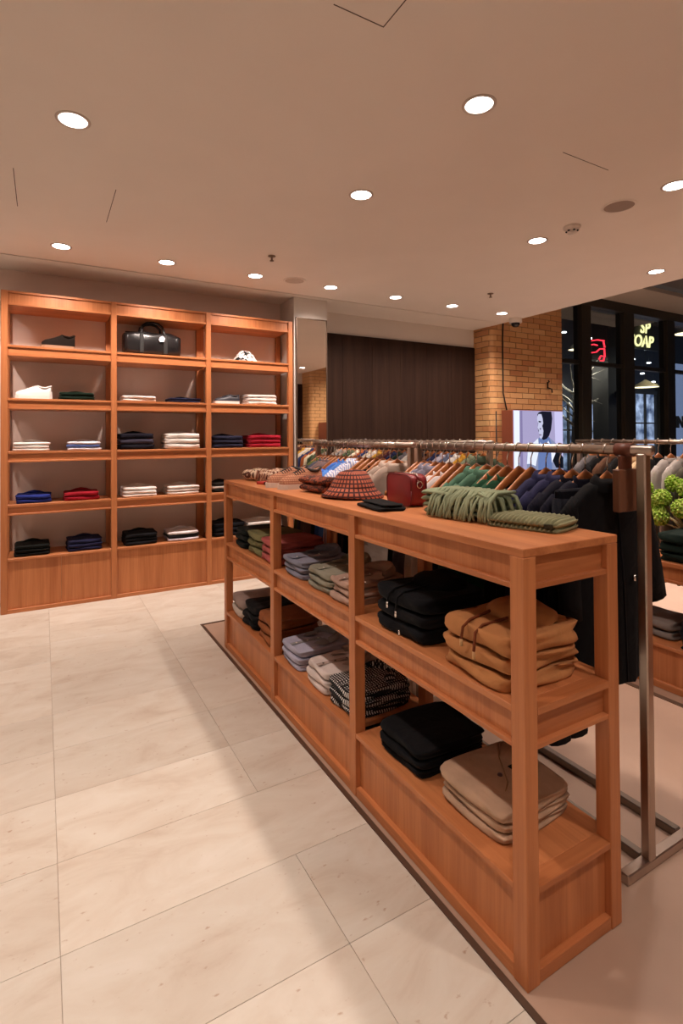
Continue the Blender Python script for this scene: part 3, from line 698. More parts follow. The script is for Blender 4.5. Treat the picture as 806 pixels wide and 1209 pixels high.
for (row, bay, xa, xb, cols, n, H, what) in ws:
    seed += 1
    side = 'left' if (xa+xb)/2 < [.12, .92, 1.72][bay] else 'right'
    if row == 2 and bay == 0: side = 'right'
    place = '%s of the %s wall bay, %s side' % (ROWN[row], BAY[bay], side)
    dd = .27
    tops = stack(what, place, 'garment', cols, (xa+xb)/2+(.006 if bay == 0 else .0), 4.822+dd/2, ROWZ[row], (xb-xa)*.985, dd, [H/n]*n, 0, 'folded garments on the wall shelves', seed, 2 if H/n > .03 else 1, .0025, jit=.003)
    t, zt, hh, mat = tops[-1]
    # rumpled collar or neckband lying at the back of the top one
    b = MB(); wv = (xb-xa)
    b.tube([(-wv*.33, dd*.12, hh-.004), (-wv*.15, dd*.25, hh+.006), (0, dd*.28, hh+.010), (wv*.15, dd*.25, hh+.006), (wv*.33, dd*.12, hh-.004)], [.006, .010, .012, .010, .006], 7)
    b.build('neckband', mat, t)

# --- shoes
def shoe_mesh(L=.28, Wd=.095, Hh=.10, toe=.055):
    """upper: stations along x from toe (x=0) to heel"""
    st = [(0, .30, .30), (.04, .62, .42), (.12, .88, .55), (.25, 1.0, .66), (.38, .98, .78), (.5, .92, .93), (.58, .88, 1.05), (.66, .84, 1.02), (.78, .80, .93), (.9, .76, .98), (.97, .62, 1.08), (1.0, .40, 1.0)]
    vs = []; n = 12
    for (f, ww, hh) in st:
        for k in range(n):
            a = PI*k/(n-1); c, s_ = math.cos(a), math.sin(a)
            vs.append((f*L, c*Wd/2*ww*(1 if s_ < .5 else 1-.25*(s_-.5)), .022+(Hh-.022)*hh*.9*s_**.75))
    fs = [(i*n+k, i*n+k+1, (i+1)*n+k+1, (i+1)*n+k) for i in range(len(st)-1) for k in range(n-1)]
    fs += [tuple(range(n)), tuple((len(st)-1)*n+k for k in range(n-1, -1, -1))]
    up = MB().add(vs, fs)
    so = MB(); out = [(f*L*1.03-.008, ww*Wd/2*1.07) for f, ww, hh in st]
    ring = [(x, y) for x, y in out]+[(x, -y) for x, y in reversed(out)]; m_ = len(ring)
    so.add([(x, y, 0) for x, y in ring]+[(x, y, .026) for x, y in ring], [(i, (i+1) % m_, (i+1) % m_+m_, i+m_) for i in range(m_)]+[tuple(range(m_-1, -1, -1)), tuple(range(m_, 2*m_))], False)
    return up, so
def shoe(name, label, loc, rz, m_up, m_so, m_lace, group=None, scale=1, H=.10, accent=None):
    t = thing(name, label, 'shoe', loc, rz, group); up, so = shoe_mesh(.28*scale, .095*scale, H)
    u = put('upper', fixnormals(up.mesh('upper', m_up)), t); put('sole', fixnormals(so.mesh('sole', m_so)), t)
    if m_lace:
        lc = MB()
        for k in range(5):
            f = .33+k*.05; x = f*.28*scale; z = .022+(H-.022)*(.74+.055*k)*.9
            lc.tube([(x, -.026, z-.012), (x, 0, z+.004), (x, .026, z-.012)], .0035, 5)
        lc.build('laces', m_lace, t)
    k_ = .28*scale; MB().tube([(k_*.60, 0, H*.93), (k_*.70, -.027*scale, H*.84), (k_*.84, -.029*scale, H*.80), (k_*.97, -.012*scale, H*.93), (k_*.99, 0, H*.95), (k_*.97, .012*scale, H*.93), (k_*.84, .029*scale, H*.80), (k_*.70, .027*scale, H*.84), (k_*.60, 0, H*.93)], .0075, 6).build('collar_lining', accent or m_lace or m_up, t)
    if accent:
        for s_ in (-1, 1):
            MB().tube([(.13*scale, s_*.044, .034), (.165*scale, s_*.040, .062), (.2*scale, s_*.040, .036), (.235*scale, s_*.041, .06)], .008, 5).build('side_stripe', WHITEP, t)
    return t
shoe('loafer', 'dark suede shoe with a tan sole on the top left shelf', (-.012, 4.87, 2.075), 0, plain('dark_suede', (.014, .009, .007), .9, 0, .1), plain('tan_sole', (.35, .2, .12), .6), None, H=.125, scale=.86)
WL = plain('white_leather', (.82, .78, .75), .4)
shoe('sneaker', 'white sneaker in front on the second shelf of the left bay', (-.19, 4.86, 1.662), 0, WL, WL, WL, 'white sneakers on the wall shelf', .88, .112)
shoe('sneaker', 'white sneaker behind the front one on the second left shelf', (-.18, 4.98, 1.662), 0, WL, WL, WL, 'white sneakers on the wall shelf', .88, .112)
NB = plain('navy_leather', (.022, .022, .032), .45)
shoe('sneaker', 'dark sneaker with white sole, front one in the right bay', (1.392, 4.86, 1.662), 0, NB, WL, NB, 'dark sneakers on the wall shelf', .86, .092)
shoe('sneaker', 'dark sneaker with white sole, rear one in the right bay', (1.42, 4.98, 1.662), 0, NB, WL, NB, 'dark sneakers on the wall shelf', .86, .092)

# --- duffel bag
t = thing('duffel_bag', 'black leather duffel bag on the top shelf of the middle bay', 'bag', (.85, 4.97, 2.075))
vs = []; fs = []; n = 20; NS = 13
for i in range(NS):
    u = -1+2*i/(NS-1); e = (1-abs(u)**6)**.5*.10+.90 if abs(u) < 1 else .90
    for k in range(n):
        a = 2*PI*k/n; c, s_ = math.cos(a), math.sin(a)
        y = .125*math.copysign(abs(c)**.4, c)*e; z = .105+.105*math.copysign(abs(s_)**.45, s_)*e*(1-.08*abs(u)**3*(s_ > 0))
        sag = .008*math.sin(u*7+a*2)
        vs.append((u*.235, y+sag*.5, max(0.0, z+(sag if s_ > -.3 else 0))))
for i in range(NS-1):
    for k in range(n): fs.append((i*n+k, i*n+(k+1) % n, (i+1)*n+(k+1) % n, (i+1)*n+k))
fs += [tuple(range(n-1, -1, -1)), tuple((NS-1)*n+k for k in range(n))]
put('body', fixnormals(MB().add(vs, fs).mesh('body', LEATHER_BLACK)), t)
for sy in (-1, 1):
    MB().tube([(-.10, sy*.10, .13), (-.10, sy*.085, .20), (-.085, sy*.06, .265), (-.05, sy*.05, .295), (.0, sy*.045, .303), (.05, sy*.05, .295), (.085, sy*.06, .265), (.10, sy*.085, .20), (.10, sy*.10, .13)], .011, 8).build('handle', LEATHER_BLACK, t)
    for x in (-.10, .10): MB().box(x-.016, x+.016, sy*.118-.012, sy*.118+.012, .02, .19, .003).build('strap_patch', plain('black_strap', (.02, .02, .02), .5), t)
MB().tube([(-.22, 0, .212), (0, 0, .217), (.22, 0, .205)], .006, 6).build('zip', BLACK, t)
b = MB().prism([(.05, .12), (.085, .125), (.095, .155), (.075, .175), (.05, .165), (.04, .14)], -.139, -.131); b.build('luggage_tag', plain('tag_white', (.75, .75, .85), .4), t)
# --- bucket hats
def bucket_hat(name, label, loc, mat, band=None, r=.085, brim=.135, h=.10, lean=0, bz=.03, group=None):
    t = thing(name, label, 'hat', loc, lean, group)
    wob = lambda a, i: (1+.03*math.sin(3*a+1)+.02*math.sin(5*a+i), .006*math.sin(2*a+1.3)*(i < 4))
    prof = [(.001, h), (r*.35, h-.002), (r*.60, h-.009), (r*.77, h-.024), (r*.90, h*.62), (r*1.0, bz+.016), (r*1.04, bz+.006)]
    put('crown', fixnormals(MB().lathe(prof, 28, wob=wob).mesh('crown', mat)), t)
    wob2 = lambda a, i: (1+.02*math.sin(3*a+1)+.012*math.sin(5*a), (.004*math.sin(2*a+.6) if i > 0 else 0)+ (.003 if i > 2 else 0))
    prof = [(r*1.04, bz+.006), (r*1.05, bz+.002), (r+(brim-r)*.5, bz*.62), (brim, .006), (brim*.985, .003), (r+(brim-r)*.45, bz*.45), (r*1.03, bz-.006)]
    put('brim', fixnormals(MB().lathe(prof, 36, wob=wob2).mesh('brim', mat)), t)
    return t
bucket_hat('bucket_hat', 'white bucket hat with black print on the top right shelf', (1.725, 4.95, 2.075), blotch('cow_print', (20, 18, 18), (236, 230, 226), 26, .47), h=.115, brim=.128, bz=.062)
PLAID = plaid_polar('rust_plaid', (176, 92, 64), (66, 28, 26), 34, 56)
bucket_hat('bucket_hat', 'rust plaid bucket hat on the table beside the red bag', (1.235, 2.075, 1.071), PLAID, h=.122, r=.098, brim=.145, bz=.045)

# --- things on the tabletop
TT = 1.071
CHK = striped('beige_check', 0, 34, (220, 196, 170), (150, 98, 76), 1, 30, (96, 60, 50), .72)
def rolled_scarf(label, loc, rz, mat, L=.2, r=.045, fringe=True):
    t = thing('rolled_scarf', label, 'scarf', loc, rz, 'scarves on the tabletop'); rnd = random.Random(int(L*999))
    for k, (dy, rr_) in enumerate(((-.035, .9), (.035, 1.0))):
        pts = [(-L/2+L*i/8, dy+.006*math.sin(i*1.3), r*rr_*.85+.004*abs(math.sin(i))) for i in range(9)]
        MB().tube(pts, [r*rr_*(.86+.12*abs(math.sin(i*1.1+k))) for i in range(9)], 12, squash=(1, .85)).build('roll', mat, t)
    if fringe:
        b = MB()
        for k in range(16):
            x = -L/2+L*k/15; y0 = -.075+rnd.uniform(-.004, .004)
            b.tube([(x, -.045, r*1.5), (x+.003, y0, r), (x+rnd.uniform(-.008, .008), y0-.012, .006)], .0045, 5)
        b.build('fringe', mat, t, kind='stuff')
    return t
rolled_scarf('beige checked rolled scarf at the far left table end', (1.20, 3.215, TT), -PI/2+.15, CHK, .17, .044, False)
rolled_scarf('brown and cream fringed scarf second from the far table end', (1.24, 3.00, TT), -PI/2, striped('brown_cream', 1, 40, (214, 188, 164), (104, 62, 52), 0, 26, (176, 134, 110), .6), .19, .048, True)
t = thing('card_wallet', 'small red and black wallet lying before the fringed scarf', 'wallet', (1.135, 2.905, TT), -1.25)
MB().box(-.05, .02, -.03, .03, 0, .016, .003).build('red_flap', plain('wallet_red', srgb(170, 40, 34), .4), t); MB().box(.022, .075, -.03, .03, 0, .018, .003).build('black_half', LEATHER_BLACK, t)
TAN = striped('tan_check', 0, 90, (190, 140, 110), (168, 112, 86), 2, 90, (150, 96, 74), .6)
SOLE = plain('cream_sole', (.62, .54, .48), .5)
shoe('sneaker', 'tan checked sneaker with cream sole, far one on the table', (1.075, 2.72, TT), .12, TAN, SOLE, plain('dark_lace', (.05, .035, .03), .7), 'checked sneakers on the table', .92, .115, BLACK)
shoe('sneaker', 'tan checked sneaker with cream sole, near one on the table', (1.085, 2.57, TT), .12, TAN, SOLE, plain('dark_lace', (.05, .035, .03), .7), 'checked sneakers on the table', .92, .115, BLACK)
t = thing('fleece_bundle', 'brown fluffy folded bundle lying behind the plaid hat', 'scarf', (1.21, 2.345, TT), -PI/2+.1)
rnd = random.Random(5)
FUR = blotch('brown_fleece', (62, 28, 18), (138, 66, 40), 60, .5)
for k, (z, d) in enumerate(((.022, .14), (.058, .12))):
    MB().tube([(-.11+.22*i/8, .006*math.sin(i*2.1+k), z+.002*math.sin(i)) for i in range(9)], [.02*(1+.10*math.sin(i*3.3+k)) for i in range(9)], 14, squash=(d/.04, 1.0)).build('fleece_layer', FUR, t)
t = thing('folded_pouch', 'flat black folded cloth pouch in front of the red bag', 'pouch', (1.135, 1.70, TT), -PI/2-.12)
put('body', fold_mesh(.215, .115, .016, 77, 1, .003).mesh('body', fabric((16, 16, 18))), t); put('flap', fold_mesh(.20, .085, .010, 78, 1, .002).mesh('flap', fabric((22, 22, 24))), t, (0, .008, .016))
# red camera bag
t = thing('camera_bag', 'dark red leather box bag standing on the table', 'bag', (1.285, 1.735, TT), -PI/2-.10)
vs = []; W2, D2, H2 = .098, .036, .126; n = 28
def sq(a, e): 
    c, s_ = math.cos(a), math.sin(a); return (math.copysign(abs(c)**(2/e), c), math.copysign(abs(s_)**(2/e), s_))
prof = [(.93, -1), (1, -.9), (1.0, -.4), (1.0, .4), (1, .9), (.93, 1)]
for (k_, yy) in prof:
    for k in range(n):
        a = 2*PI*k/n; c, s_ = sq(a, 5.5); vs.append((c*W2*(k_ if abs(yy) > .95 else 1), yy*D2, H2/2+s_*H2/2*(k_ if abs(yy) > .95 else 1)))
fs = [(i*n+k, i*n+(k+1) % n, (i+1)*n+(k+1) % n, (i+1)*n+k) for i in range(len(prof)-1) for k in range(n)]+[tuple(range(n)), tuple((len(prof)-1)*n+k for k in range(n-1, -1, -1))]
put('body', fixnormals(MB().add(vs, fs).mesh('body', LEATHER_RED)), t)
for yy in (-1, 1):
    MB().tube([(sq(2*PI*k/n, 5.5)[0]*W2*.985, yy*D2*.96, H2/2+sq(2*PI*k/n, 5.5)[1]*H2/2*.985) for k in range(n+1)], .0028, 6).build('piping', plain('piping_red', srgb(104, 20, 28), .4), t)
MB().tube([(-.085, 0, H2+.001), (0, 0, H2+.002), (.085, 0, H2+.001)], .004, 6).build('zip', plain('zip_metal', (.6, .55, .5), .3, 1), t)
MB().tube([(.097, 0, .10), (.102, -.004, .112), (.098, -.006, .122)], .006, 6).build('strap_tab', LEATHER_RED, t)
MB().tube([(.104+.0*k, .012*math.cos(k*PI/6), .088+.013*math.sin(k*PI/6)) for k in range(13)], .0022, 6).build('ring', CHROME, t)
MB().tube([(.06, .0, H2+.004), (.085, -.002, H2+.001), (.099, -.004, H2-.012), (.104, -.006, .095)], .0035, 6).build('strap', plain('strap_light', (.5, .35, .3), .4), t)
# green fringed scarf
SAGE = fabric((142, 152, 122), .95, 'knit'); 
t = thing('fringed_scarf', 'sage green folded scarf with long fringe on the table', 'scarf', (1.275, 1.365, TT), -PI/2+.16)
for k in range(4):
    z = .014+.021*k; b = MB()
    b.tube([(-.145+.28*i/10, -.002+.006*math.sin(i*.8+k), z+.003*math.sin(i*.9)) for i in range(11)], [.0125*(1+.06*math.sin(i*1.7+k)) for i in range(11)], 12, squash=(6.2-.25*k, 1.0)); b.build('folded_layer', SAGE, t)
b = MB(); rnd = random.Random(11)
for k in range(34):
    x = -.09+.24*k/33+rnd.uniform(-.004, .004); sw = rnd.uniform(-.03, .02); yb0 = -.078
    b.tube([(x+.01, .03+rnd.uniform(-.02, .02), .094), (x+sw*.3, -.045, .092), (x+sw*.6, yb0-.006, .066+rnd.uniform(-.006, .006)), (x+sw, yb0-.016+rnd.uniform(-.008, .004), .032), (x+sw*1.25+.004, yb0-.02+rnd.uniform(-.02, .004), .006)], [.0050, .0055, .0055, .005, .0042], 6)
for k in range(14):
    x = .13+rnd.uniform(-.01, .01); y = -.07+.14*k/13
    b.tube([(x-.03, y, .092), (x+.015, y, .075), (x+.026, y+rnd.uniform(-.01, .01), .04), (x+.03, y, .006)], .005, 6)
b.build('fringe', SAGE, t, kind='stuff')
# ribbed knit
t = thing('knit_scarf', 'flat folded sage ribbed knit at the near table corner', 'scarf', (1.30, 1.115, TT), -PI/2+.27)
KN = fabric((140, 140, 108), .95, 'knit')
for layer in range(2):
    vs = []; fs = []; nx, ny = 88, 6; z0 = layer*.0165
    for j in range(ny+1):
        v = -1+2*j/ny
        for i in range(nx+1):
            u = -1+2*i/nx; rib = abs(math.sin(PI*i*.1875))
            k = (abs(u)**8+abs(v)**6)**(1/8); s_ = 1/max(1, k)
            vs.append((u*s_*.118, v*s_*.085, z0+(.004+.019*rib)*(1-.55*abs(u)**10)*(1-.6*abs(v)**8)))
    for j in range(ny):
        for i in range(nx): a = j*(nx+1)+i; fs.append((a, a+1, a+nx+2, a+nx+1))
    o0 = len(vs)
    ring = [j*0+i for i in range(nx+1)]+[j*(nx+1)+nx for j in range(1, ny+1)]+[ny*(nx+1)+i for i in range(nx-1, -1, -1)]+[j*(nx+1) for j in range(ny-1, 0, -1)]
    for q in ring: vs.append((vs[q][0]*.97, vs[q][1]*.96, z0))
    m_ = len(ring); fs += [(ring[i], o0+i, o0+(i+1) % m_, ring[(i+1) % m_]) for i in range(m_)]+[tuple(o0+i for i in range(m_))]
    put('ribbed_layer', fixnormals(MB().add(vs, fs).mesh('ribbed_layer', KN)), t)
MB().box(.075, .10, -.086, -.080, .012, .026, .002).build('label_tab', fabric((60, 60, 44)), t)

# --- stacks in the long table (front of each garment faces -x)
RZ = -PI/2
def tstack(what, place, cat, cols, yc, z, w, d, hs, seed, layers=2, wob=.004, mats=None, x0=1.045):
    return stack(what, place, cat, cols, x0+d/2, yc, z, w, d, hs, RZ, 'folded clothes in the long table', seed, layers, wob, jit=.005, mats=mats)
def add_collar(tp, col=None, w=.12, d=.3, mat=None, buttons=True, bcol=(210, 200, 190)):
    t, zt, h, m0 = tp; m_ = mat or m0; b = MB(); n = 18; vs = []; fs = []
    for lev, (rx, ry, z, yo) in enumerate(((.076, .068, h-.003, 0), (.068, .060, h+.022, .004), (.072, .066, h+.042, .014), (.082, .078, h+.022, .014), (.090, .084, h+.008, .006))):
        for k in range(n):
            a = PI*1.06*k/(n-1)-PI*.03; tilt = math.sin(a)
            vs.append((rx*math.cos(a), d*.12+yo*tilt+ry*math.sin(a), z*(.62+.38*tilt)+ (h*.38*(1-tilt))))
    fs = [(l*n+k, l*n+k+1, (l+1)*n+k+1, (l+1)*n+k) for l in range(4) for k in range(n-1)]
    b.add(vs, fs); b.build('collar', m_, t)
    for s_ in (-1, 1):    # collar points
        MB().add([(s_*.088, d*.12, h+.006), (s_*.03, d*.10, h+.010), (s_*.055, d*.10-.075, h+.004), (s_*.098, d*.12-.045, h+.002)], [(0, 1, 2, 3)] if s_ < 0 else [(3, 2, 1, 0)], True).build('collar_point', m_, t)
    MB().box(-.012, .012, -d*.46, d*.10, h-.001, h+.0012, .0004).build('placket', m_, t)
    if buttons:
        bb = plain('button_%d' % bcol[0], srgb(*bcol), .4) if ('button_%d' % bcol[0]) not in bpy.data.materials else bpy.data.materials['button_%d' % bcol[0]]
        for k in range(3): MB().lathe([(.0001, .004), (.0045, .0035), (.005, .001)], 8, (0, -d*.36+k*d*.2, h)).build('button', bb, t)
def add_hood(tp, w, d, mat, cord=None, tips=None):
    t, zt, h, m0 = tp
    vs = []; n = 16; m_ = 7; fs = []
    for j in range(m_):
        v = j/(m_-1)
        for k in range(n):
            a = 2*PI*k/n
            rx = w*.40*math.sin(PI*(.08+.84*v)+.25)*1.0; 
            vs.append((w*.43*math.cos(a)*(1-.45*v**2), d*.14+d*.31*math.sin(a)*(1-.45*v**2), h-.006+.038*v**.7+.006*math.sin(3*a+2*v)))
    fs = [(j*n+k, j*n+(k+1) % n, (j+1)*n+(k+1) % n, (j+1)*n+k) for j in range(m_-1) for k in range(n)]+[tuple((m_-1)*n+k for k in range(n))]
    MB().add(vs, fs).build('hood', mat, t)
    if cord:
        for q, x in enumerate((-.028, .022)):
            pts = [(x*1.6, d*.05, h+.012), (x*1.3, -d*.20, h+.004), (x, -d*.43, h-.002), (x, -d*.5-.006, h-.018), (x, -d*.5-.012, h*.1-(.012 if q else -.006))]
            MB().tube(pts, .0042, 6).build('drawstring', cord, t)
            if tips: MB().tube([pts[-1], (pts[-1][0], pts[-1][1], pts[-1][2]-.02)], .005, 6).build('cord_tip', tips, t)
MS, LS = .675, .235
mid = 'middle shelf of the long table'; lowp = 'base shelf of the long table'
tstack('dark green sweater', mid+', far end', 'sweater', [(20, 30, 26)], 3.115, MS, .20, .28, [.04, .04, .036], 201)
tstack('olive sweater', mid+' beside the far dark ones', 'sweater', [(112, 108, 72)], 2.885, MS, .21, .28, [.042, .042, .044], 202, wob=.006)
tstack('dusty rose sweater', mid+' by the second post', 'sweater', [(166, 84, 80)], 2.655, MS, .23, .29, [.042, .042, .042], 203, wob=.006)
a = tstack('blue grey shirt', mid+', first in the middle bay', 'shirt', [(124, 124, 138)], 2.335, MS, .225, .28, [.028, .028, .034], 204, 2, .004); add_collar(a[-1])
a = tstack('pale grey green shirt', mid+', second in the middle bay', 'shirt', [(138, 134, 118)], 2.055, MS, .225, .28, [.03, .03, .036], 205, 2, .005); add_collar(a[-1])
a = tstack('dusty beige polo', mid+', third in the middle bay', 'shirt', [(176, 146, 130)], 1.87, MS, .17, .28, [.032, .032, .03], 206, 2, .004); add_collar(a[-1])
BK = fabric((20, 21, 27)); TANM = fabric((186, 128, 80))
SIL = plain('cord_tip_metal', (.8, .78, .75), .25, 1)
a = tstack('black hoodie', mid+' in the near bay', 'hoodie', [(20, 21, 27)], 1.465, MS, .265, .30, [.05, .048, .055], 207, 2, .006, x0=1.035); add_hood(a[-1], .25, .30, BK, BK, SIL)
MB().tube([(.03, -.157, .012), (.03, -.157, .03)], .004, 6).build('cord_tip', SIL, a[0][0])
a = tstack('tan hoodie', mid+' next to the near corner post', 'hoodie', [(186, 128, 80)], 1.095, MS, .25, .30, [.048, .045, .062], 208, 2, .008, x0=1.03); add_hood(a[-1], .25, .30, TANM, fabric((120, 62, 36)), fabric((214, 170, 120)))
tstack('beige sweater', lowp+', far end', 'sweater', [(186, 172, 160), (150, 130, 122)], 3.19, LS, .22, .28, [.06, .062], 211, 2, .006)
tstack('black sweater', lowp+', second from far', 'sweater', [(24, 24, 26)], 2.965, LS, .21, .29, [.042, .045, .05], 212, 2, .007)
tstack('brown sweater', lowp+' by the second post', 'sweater', [(140, 82, 46)], 2.705, LS, .23, .29, [.045, .045, .055], 213, 2, .006)
a = tstack('pale blue shirt', lowp+', first in the middle bay', 'shirt', [(166, 164, 182)], 2.375, LS, .215, .29, [.032, .032, .036], 214, 2, .004); add_collar(a[-1], mat=fabric((140, 138, 140)))
a = tstack('off white shirt', lowp+', second in the middle bay', 'shirt', [(206, 192, 186)], 2.09, LS, .20, .29, [.034, .034, .036], 215, 2, .004); add_collar(a[-1], mat=fabric((170, 150, 140)), bcol=(70, 50, 40))
HOUND = striped('black_white_check', 0, 84, (24, 24, 26), (206, 202, 198), 1, 84, (36, 36, 38), .45)
a = tstack('monochrome checked shirt', lowp+', third in the middle bay', 'shirt', [(60, 60, 60)], 1.875, LS, .21, .29, [.034, .034, .036], 216, 2, .005, mats=[HOUND]); add_collar(a[-1], mat=HOUND, buttons=False)
a = tstack('black jeans', lowp+' in the near bay', 'trousers', [(16, 17, 22)], 1.48, LS, .245, .30, [.03, .03, .036], 217, 2, .004)
a = tstack('khaki chinos', lowp+' next to the near corner post', 'trousers', [(184, 152, 126)], 1.165, LS, .265, .30, [.028, .028, .034], 218, 2, .004, x0=1.065)
t = a[-1][0]; h = a[-1][2]
MB().box(-.012, .05, .035, .095, h+.0005, h+.003, .001).build('waist_label', fabric((24, 22, 22)), t); MB().box(.03, .05, -.045, -.03, h+.0005, h+.003, .001).build('size_tab', fabric((30, 22, 20)), t) if False else None
MB().lathe([(.0001, .006), (.007, .005), (.008, .001)], 10, (.005, -.015, h-.001)).build('button', plain('button_brown', srgb(70, 32, 26), .4), t)
MB().tube([(.11, -.13, h*.4), (.04, -.02, h+.001), (-.06, .05, h+.0015), (-.11, .10, h+.001)], .0022, 5).build('fly_seam', fabric((150, 118, 88)), t)

# --- low table behind
t = stack('dark green sweater', 'on the low table at the right edge', 'sweater', [(24, 46, 38)], 3.02, 1.46, .675, .34, .30, [.05, .05, .055], RZ, 'folded clothes on the low table', 231, 2, .008)
stack('grey sweater', 'on the base shelf of the low table', 'sweater', [(120, 110, 104)], 3.06, 1.72, .235, .26, .26, [.045, .05], RZ, 'folded clothes on the low table', 232, 2, .006)
stack('navy sweater', 'on the low table base at the right edge', 'sweater', [(20, 26, 38)], 2.99, 1.40, .235, .24, .26, [.045, .05, .05], RZ, 'folded clothes on the low table', 233, 2, .006)
t = thing('bead_bracelet', 'small pile of red and cream beads beside the green sweaters', 'beads', (2.90, 1.70, .675))
rnd = random.Random(8)
for k in range(10):
    MB().ball((rnd.uniform(-.02, .02), rnd.uniform(-.025, .025), .008+.016*(k // 5)), .009, 8).build('bead', plain('bead_%d' % k, [(.7, .55, .45), (.45, .06, .04), (.7, .3, .15)][k % 3], .3), t)
# plant
t = thing('flower_arrangement', 'lime green snowball flowers on woody stems behind the rail post', 'plant', (3.22, 1.64, .675))
VASE = plain('terracotta_glass', srgb(150, 100, 80), .35)
MB().lathe([(.0001, .0), (.06, 0), (.075, .03), (.07, .09), (.05, .13), (.055, .14), (.05, .14), (.045, .12)], 20).build('vase', VASE, t)
heads = [(-.05, .13, .30, .05), (.03, .02, .36, .06), (.05, -.10, .30, .06), (-.06, .01, .25, .055), (.0, -.16, .20, .055), (-.07, .135, .19, .052), (.04, .20, .24, .05), (.03, -.2, .37, .055), (-.02, .24, .35, .042), (.07, .12, .38, .05), (-.05, -.09, .17, .045), (.02, .27, .27, .04)]
LIME = blotch('snowball_green', (118, 158, 30), (186, 210, 100), 60, .5); STEM = plain('woody_stem', srgb(150, 130, 86), .7)
rnd = random.Random(21)
for (x, y, z, r) in heads:
    b = MB()
    for k in range(70):
        u = 1-2*(k+.5)/70; a = k*2.39996; s_ = math.sqrt(1-u*u)
        d = Vector((s_*math.cos(a), s_*math.sin(a), u)); c = Vector((x, y, z))+d*r*rnd.uniform(.90, .96)
        b.ball(c, r*.17, 6)
    b.ball((x, y, z), r*.93, 12)
    hd = b.build('flower_head', LIME, t)
    MB().tube([(0, 0, .08), (x*.35, y*.35, .08+(z-.08)*.45), (x*.9, y*.9, z-r*.6)], [.006, .005, .004], 6).build('stem', STEM, t)

# ------------------------------------------------------------------ hanging rails
RAILZ = 1.30
def rack(label, x, y0, y1, foot, name='clothes_rail', r=.0165):
    t = thing(name, label, 'clothes rail', (x, 0, 0))
    MB().tube([(0, y0-.02, RAILZ), (0, y1+.02, RAILZ)], r, 14).build('rail', METAL, t)
    for y in (y0+.01, y1-.01):
        MB().box(-.017, .017, y-.015, y+.015, 0.0, RAILZ-r*.6, .004).build('upright', METAL, t)
        MB().box(foot[0], foot[1], y-.016, y+.016, 0, .03, .003).build('foot_bar', METAL, t)
    MB().box(-.015, .015, y0+.03, y1-.03, 0, .028, .003).build('floor_bar', plain('bar_dark', (.22, .18, .15), .4, 1) if 'bar_dark' not in bpy.data.materials else bpy.data.materials['bar_dark'], t)
    MB().box(foot[1]-.03, foot[1], y0+.03, y1-.03, 0, .028, .003).build('floor_bar', bpy.data.materials['bar_dark'], t)
    return t
RX = 1.648
rack('near brushed metal clothes rail behind the long table', RX, .965, 2.13, (-.13, .22))
rack('far brushed metal clothes rail in line behind the near one', RX, 2.17, 3.24, (-.13, .22))
rack('back clothes rail before the dark panelled wall', 2.70, 2.66, 4.90, (-.18, .2), r=.013)
rack('rear right clothes rail behind the green flowers', 3.50, 1.20, 2.56, (-.18, .2), r=.014)

def hanger_meshes():
    b = MB(); vs = []; n = 10; st = []
    for i in range(13):
        s_ = -1+2*i/12; a = abs(s_)
        st.append((s_*.212, -.006*a**2, -.095-.135*a**1.15, .026-.012*a, .007+.003*a**2))
    for (x, y, z, hz, hy) in st:
        for k in range(n):
            t = 2*PI*k/n; vs.append((x, y+hy*math.cos(t), z+hz*math.sin(t)))
    fs = [(i*n+k, i*n+(k+1) % n, (i+1)*n+(k+1) % n, (i+1)*n+k) for i in range(12) for k in range(n)]+[tuple(range(n-1, -1, -1)), tuple(12*n+k for k in range(n))]
    b.add(vs, fs)
    hk = MB(); pts = [(0, 0, -.07)]+[(0, 0, -.04)]+[(.020*math.cos(a), 0, .020*math.sin(a)) for a in [math.radians(d) for d in (-60, -20, 20, 60, 100, 140, 180, 215)]]
    hk.tube(pts, .0024, 6)
    return fixnormals(b.mesh('arms', HANG)), hk.mesh('hook', CHROME)
HME, KME = hanger_meshes()
def hanger(x, y, label, group, rz=0):
    t = thing('coat_hanger', label, 'hanger', (x, y, RAILZ), rz, group)
    put('arms', HME, t); put('hook', KME, t); return t
